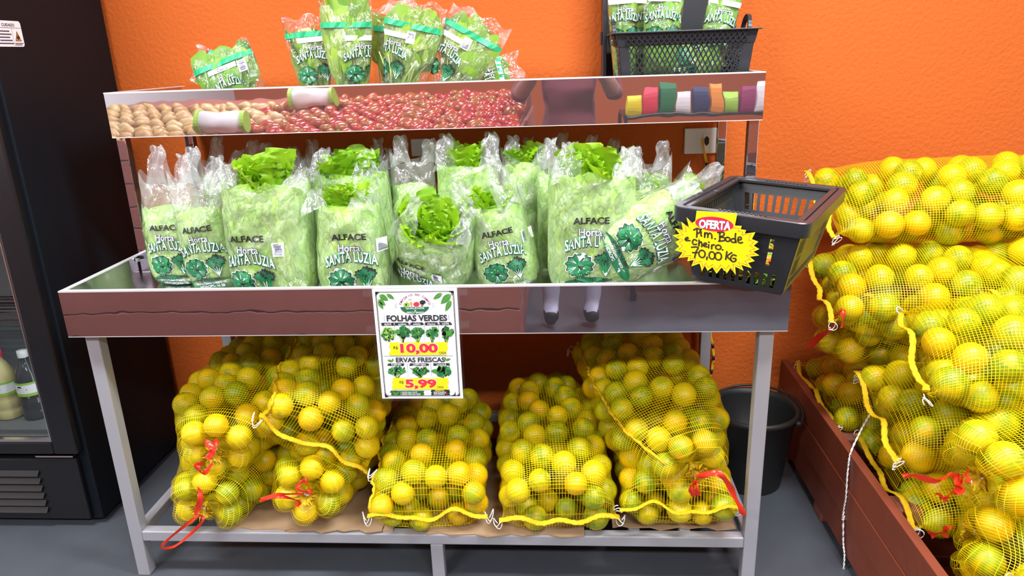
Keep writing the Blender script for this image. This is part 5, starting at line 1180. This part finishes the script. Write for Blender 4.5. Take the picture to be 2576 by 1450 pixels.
# colourful packets on a dark shelf, mirrored at the right of the upper front
sh = thing('packet_shelf', 'low black shelf with packets mirrored at right of upper steel front', 'shelf', (1.32, -2.7, 0))
for z in (.3, .7, 1.02): MB().box(-.55, .55, -.25, .25, z-.02, z).build('shelf_board', 'fridge_gloss', sh, bevel=.003)
for x in (-.54, .54):
    for y in (-.24, .24): MB().box(x-.012, x+.012, y-.012, y+.012, 0, 1.02).build('upright', 'fridge_gloss', sh)
cols = ['ink_yellow', 'ink_red', 'ink_leaf', 'ink_white', 'ink_navy', 'ink_orange', 'ink_lime', 'ink_purple', 'ink_white', 'ink_teal']
names = ['yellow', 'red', 'green', 'white', 'navy', 'orange', 'lime', 'purple', 'plain white', 'teal']
for i in range(10):
    x = .84+.105*i; h = .13+.03*(i % 3); V = []; 
    for t in np.linspace(0, 1, 7):
        e = .035*math.sin(PI*min(1, .08+t*.9))**.5; V += [(-.045, -e, h*t), (.045, -e, h*t), (.045, e, h*t), (-.045, e, h*t)]
    o = part('snack_packet', V, [tuple(q) for q in grid_faces(7, 4, True)]+[(3, 2, 1, 0), (24, 25, 26, 27)], cols[i], None, False, (x, -2.52, 1.021), (0, 0, r.uniform(-.2, .2)))
    tag(o, names[i]+' packet on the dark shelf mirrored in upper steel front', 'packet', 'packets on the dark shelf')
# the photographer
pe = thing('person', 'person in dark red shirt and pale blue trousers holding a phone, mirrored in steel', 'person', (.42, -2.12, 0))
jt = [((0, 0, .95), .15), ((0, .0, 1.12), .14), ((0, .02, 1.32), .165), ((0, .0, 1.46), .075), ((0, .02, 1.55), .055), ((0, .045, 1.64), .085), ((0, .04, 1.72), .08),
      ((.19, .02, 1.41), .065), ((.27, .10, 1.17), .052), ((.12, .33, 1.40), .036), ((-.19, .02, 1.41), .065), ((-.30, .10, 1.17), .052), ((-.15, .33, 1.40), .036),
      ((.10, .0, .86), .105), ((.11, .01, .48), .072), ((.11, -.01, .10), .045), ((.11, .10, .045), .042), ((-.10, .0, .86), .105), ((-.11, .01, .48), .072), ((-.11, -.01, .10), .045), ((-.11, .10, .045), .042)]
ed = [(0, 1), (1, 2), (2, 3), (3, 4), (4, 5), (5, 6), (2, 7), (7, 8), (8, 9), (2, 10), (10, 11), (11, 12), (0, 13), (13, 14), (14, 15), (15, 16), (0, 17), (17, 18), (18, 19), (19, 20)]
for s, w0 in ((1, 9), (-1, 12)):
    wx_, wy_, wz_ = jt[w0][0]
    jt.append(((wx_-s*.035, wy_+.035, wz_+.015), .030)); pal = len(jt)-1; ed.append((w0, pal))
    for f in range(4):
        b0 = (wx_-s*(.055), wy_+.055, wz_+.045-.022*f); b1 = (wx_-s*.085, wy_+.063, wz_+.045-.022*f)
        jt.append((b0, .010)); jt.append((b1, .009)); ed.append((pal, len(jt)-2)); ed.append((len(jt)-2, len(jt)-1))
    jt.append(((wx_-s*.03, wy_+.02, wz_+.055), .011)); jt.append(((wx_-s*.06, wy_+.03, wz_+.065), .010)); ed.append((pal, len(jt)-2)); ed.append((len(jt)-2, len(jt)-1))
me = bpy.data.meshes.new('body'); me.from_pydata([j[0] for j in jt], ed, []); ob = bpy.data.objects.new('body', me); COL.objects.link(ob)
md = ob.modifiers.new('skin', 'SKIN')
for i, j in enumerate(jt): me.skin_vertices[0].data[i].radius = (j[1], j[1])
me.skin_vertices[0].data[0].use_root = True
sb = ob.modifiers.new('sub', 'SUBSURF'); sb.levels = 2; sb.render_levels = 2
bpy.context.view_layer.update()
me2 = bpy.data.meshes.new_from_object(ob.evaluated_get(bpy.context.evaluated_depsgraph_get())); bpy.data.objects.remove(ob)
for m in ('skin', 'shirt', 'shorts', 'hair'): me2.materials.append(M[m])
for p in me2.polygons:
    c = p.center; k = 0
    if c.z > 1.70 or (c.z > 1.60 and c.y < .02): k = 3
    elif c.z > 1.52: k = 0
    elif c.z > .93 and c.y < .16: k = 1
    elif .09 < c.z <= .93: k = 2
    elif c.z < .09: k = 3
    p.material_index = k; p.use_smooth = True
me2.name = 'body'; link('body', me2, pe)
hd = MB(); hd.lathe([(0, -.004), (.006, -.002), (.007, .003), (0, .006)], 10); 
for s in (-1, 1): hd.build('eye', 'ink_black', pe, True, loc=(s*.03, .128, 1.65), rot=(-PI/2, 0, 0))
MB().add([(-.011, .125, 1.615), (.011, .125, 1.615), (0, .152, 1.62), (0, .125, 1.655)], [(0, 1, 2), (0, 2, 3), (1, 3, 2)]).build('nose', 'skin', pe)
ph = MB().box(-.078, .078, -.006, .0, -.037, .037).build('phone', 'fridge_gloss', None, bevel=.003, loc=(CAM[0]+.04, CAM[1]-.012, CAM[2]-.012))
tag(ph, 'dark smartphone held level in both hands, mirrored in the upper steel front', 'phone')
# ceiling luminaires
for i, (lx, ly) in enumerate(LAMPS):
    t = thing('ceiling_lamp', 'slim white LED ceiling luminaire '+['on the left', 'on the right', 'above the aisle', 'at the rear'][i]+' over the shop floor', 'lamp', (lx, ly, 2.9))
    MB().box(-.63, .63, -.17, .17, -.032, 0).build('housing', 'white_plastic', t, bevel=.004)
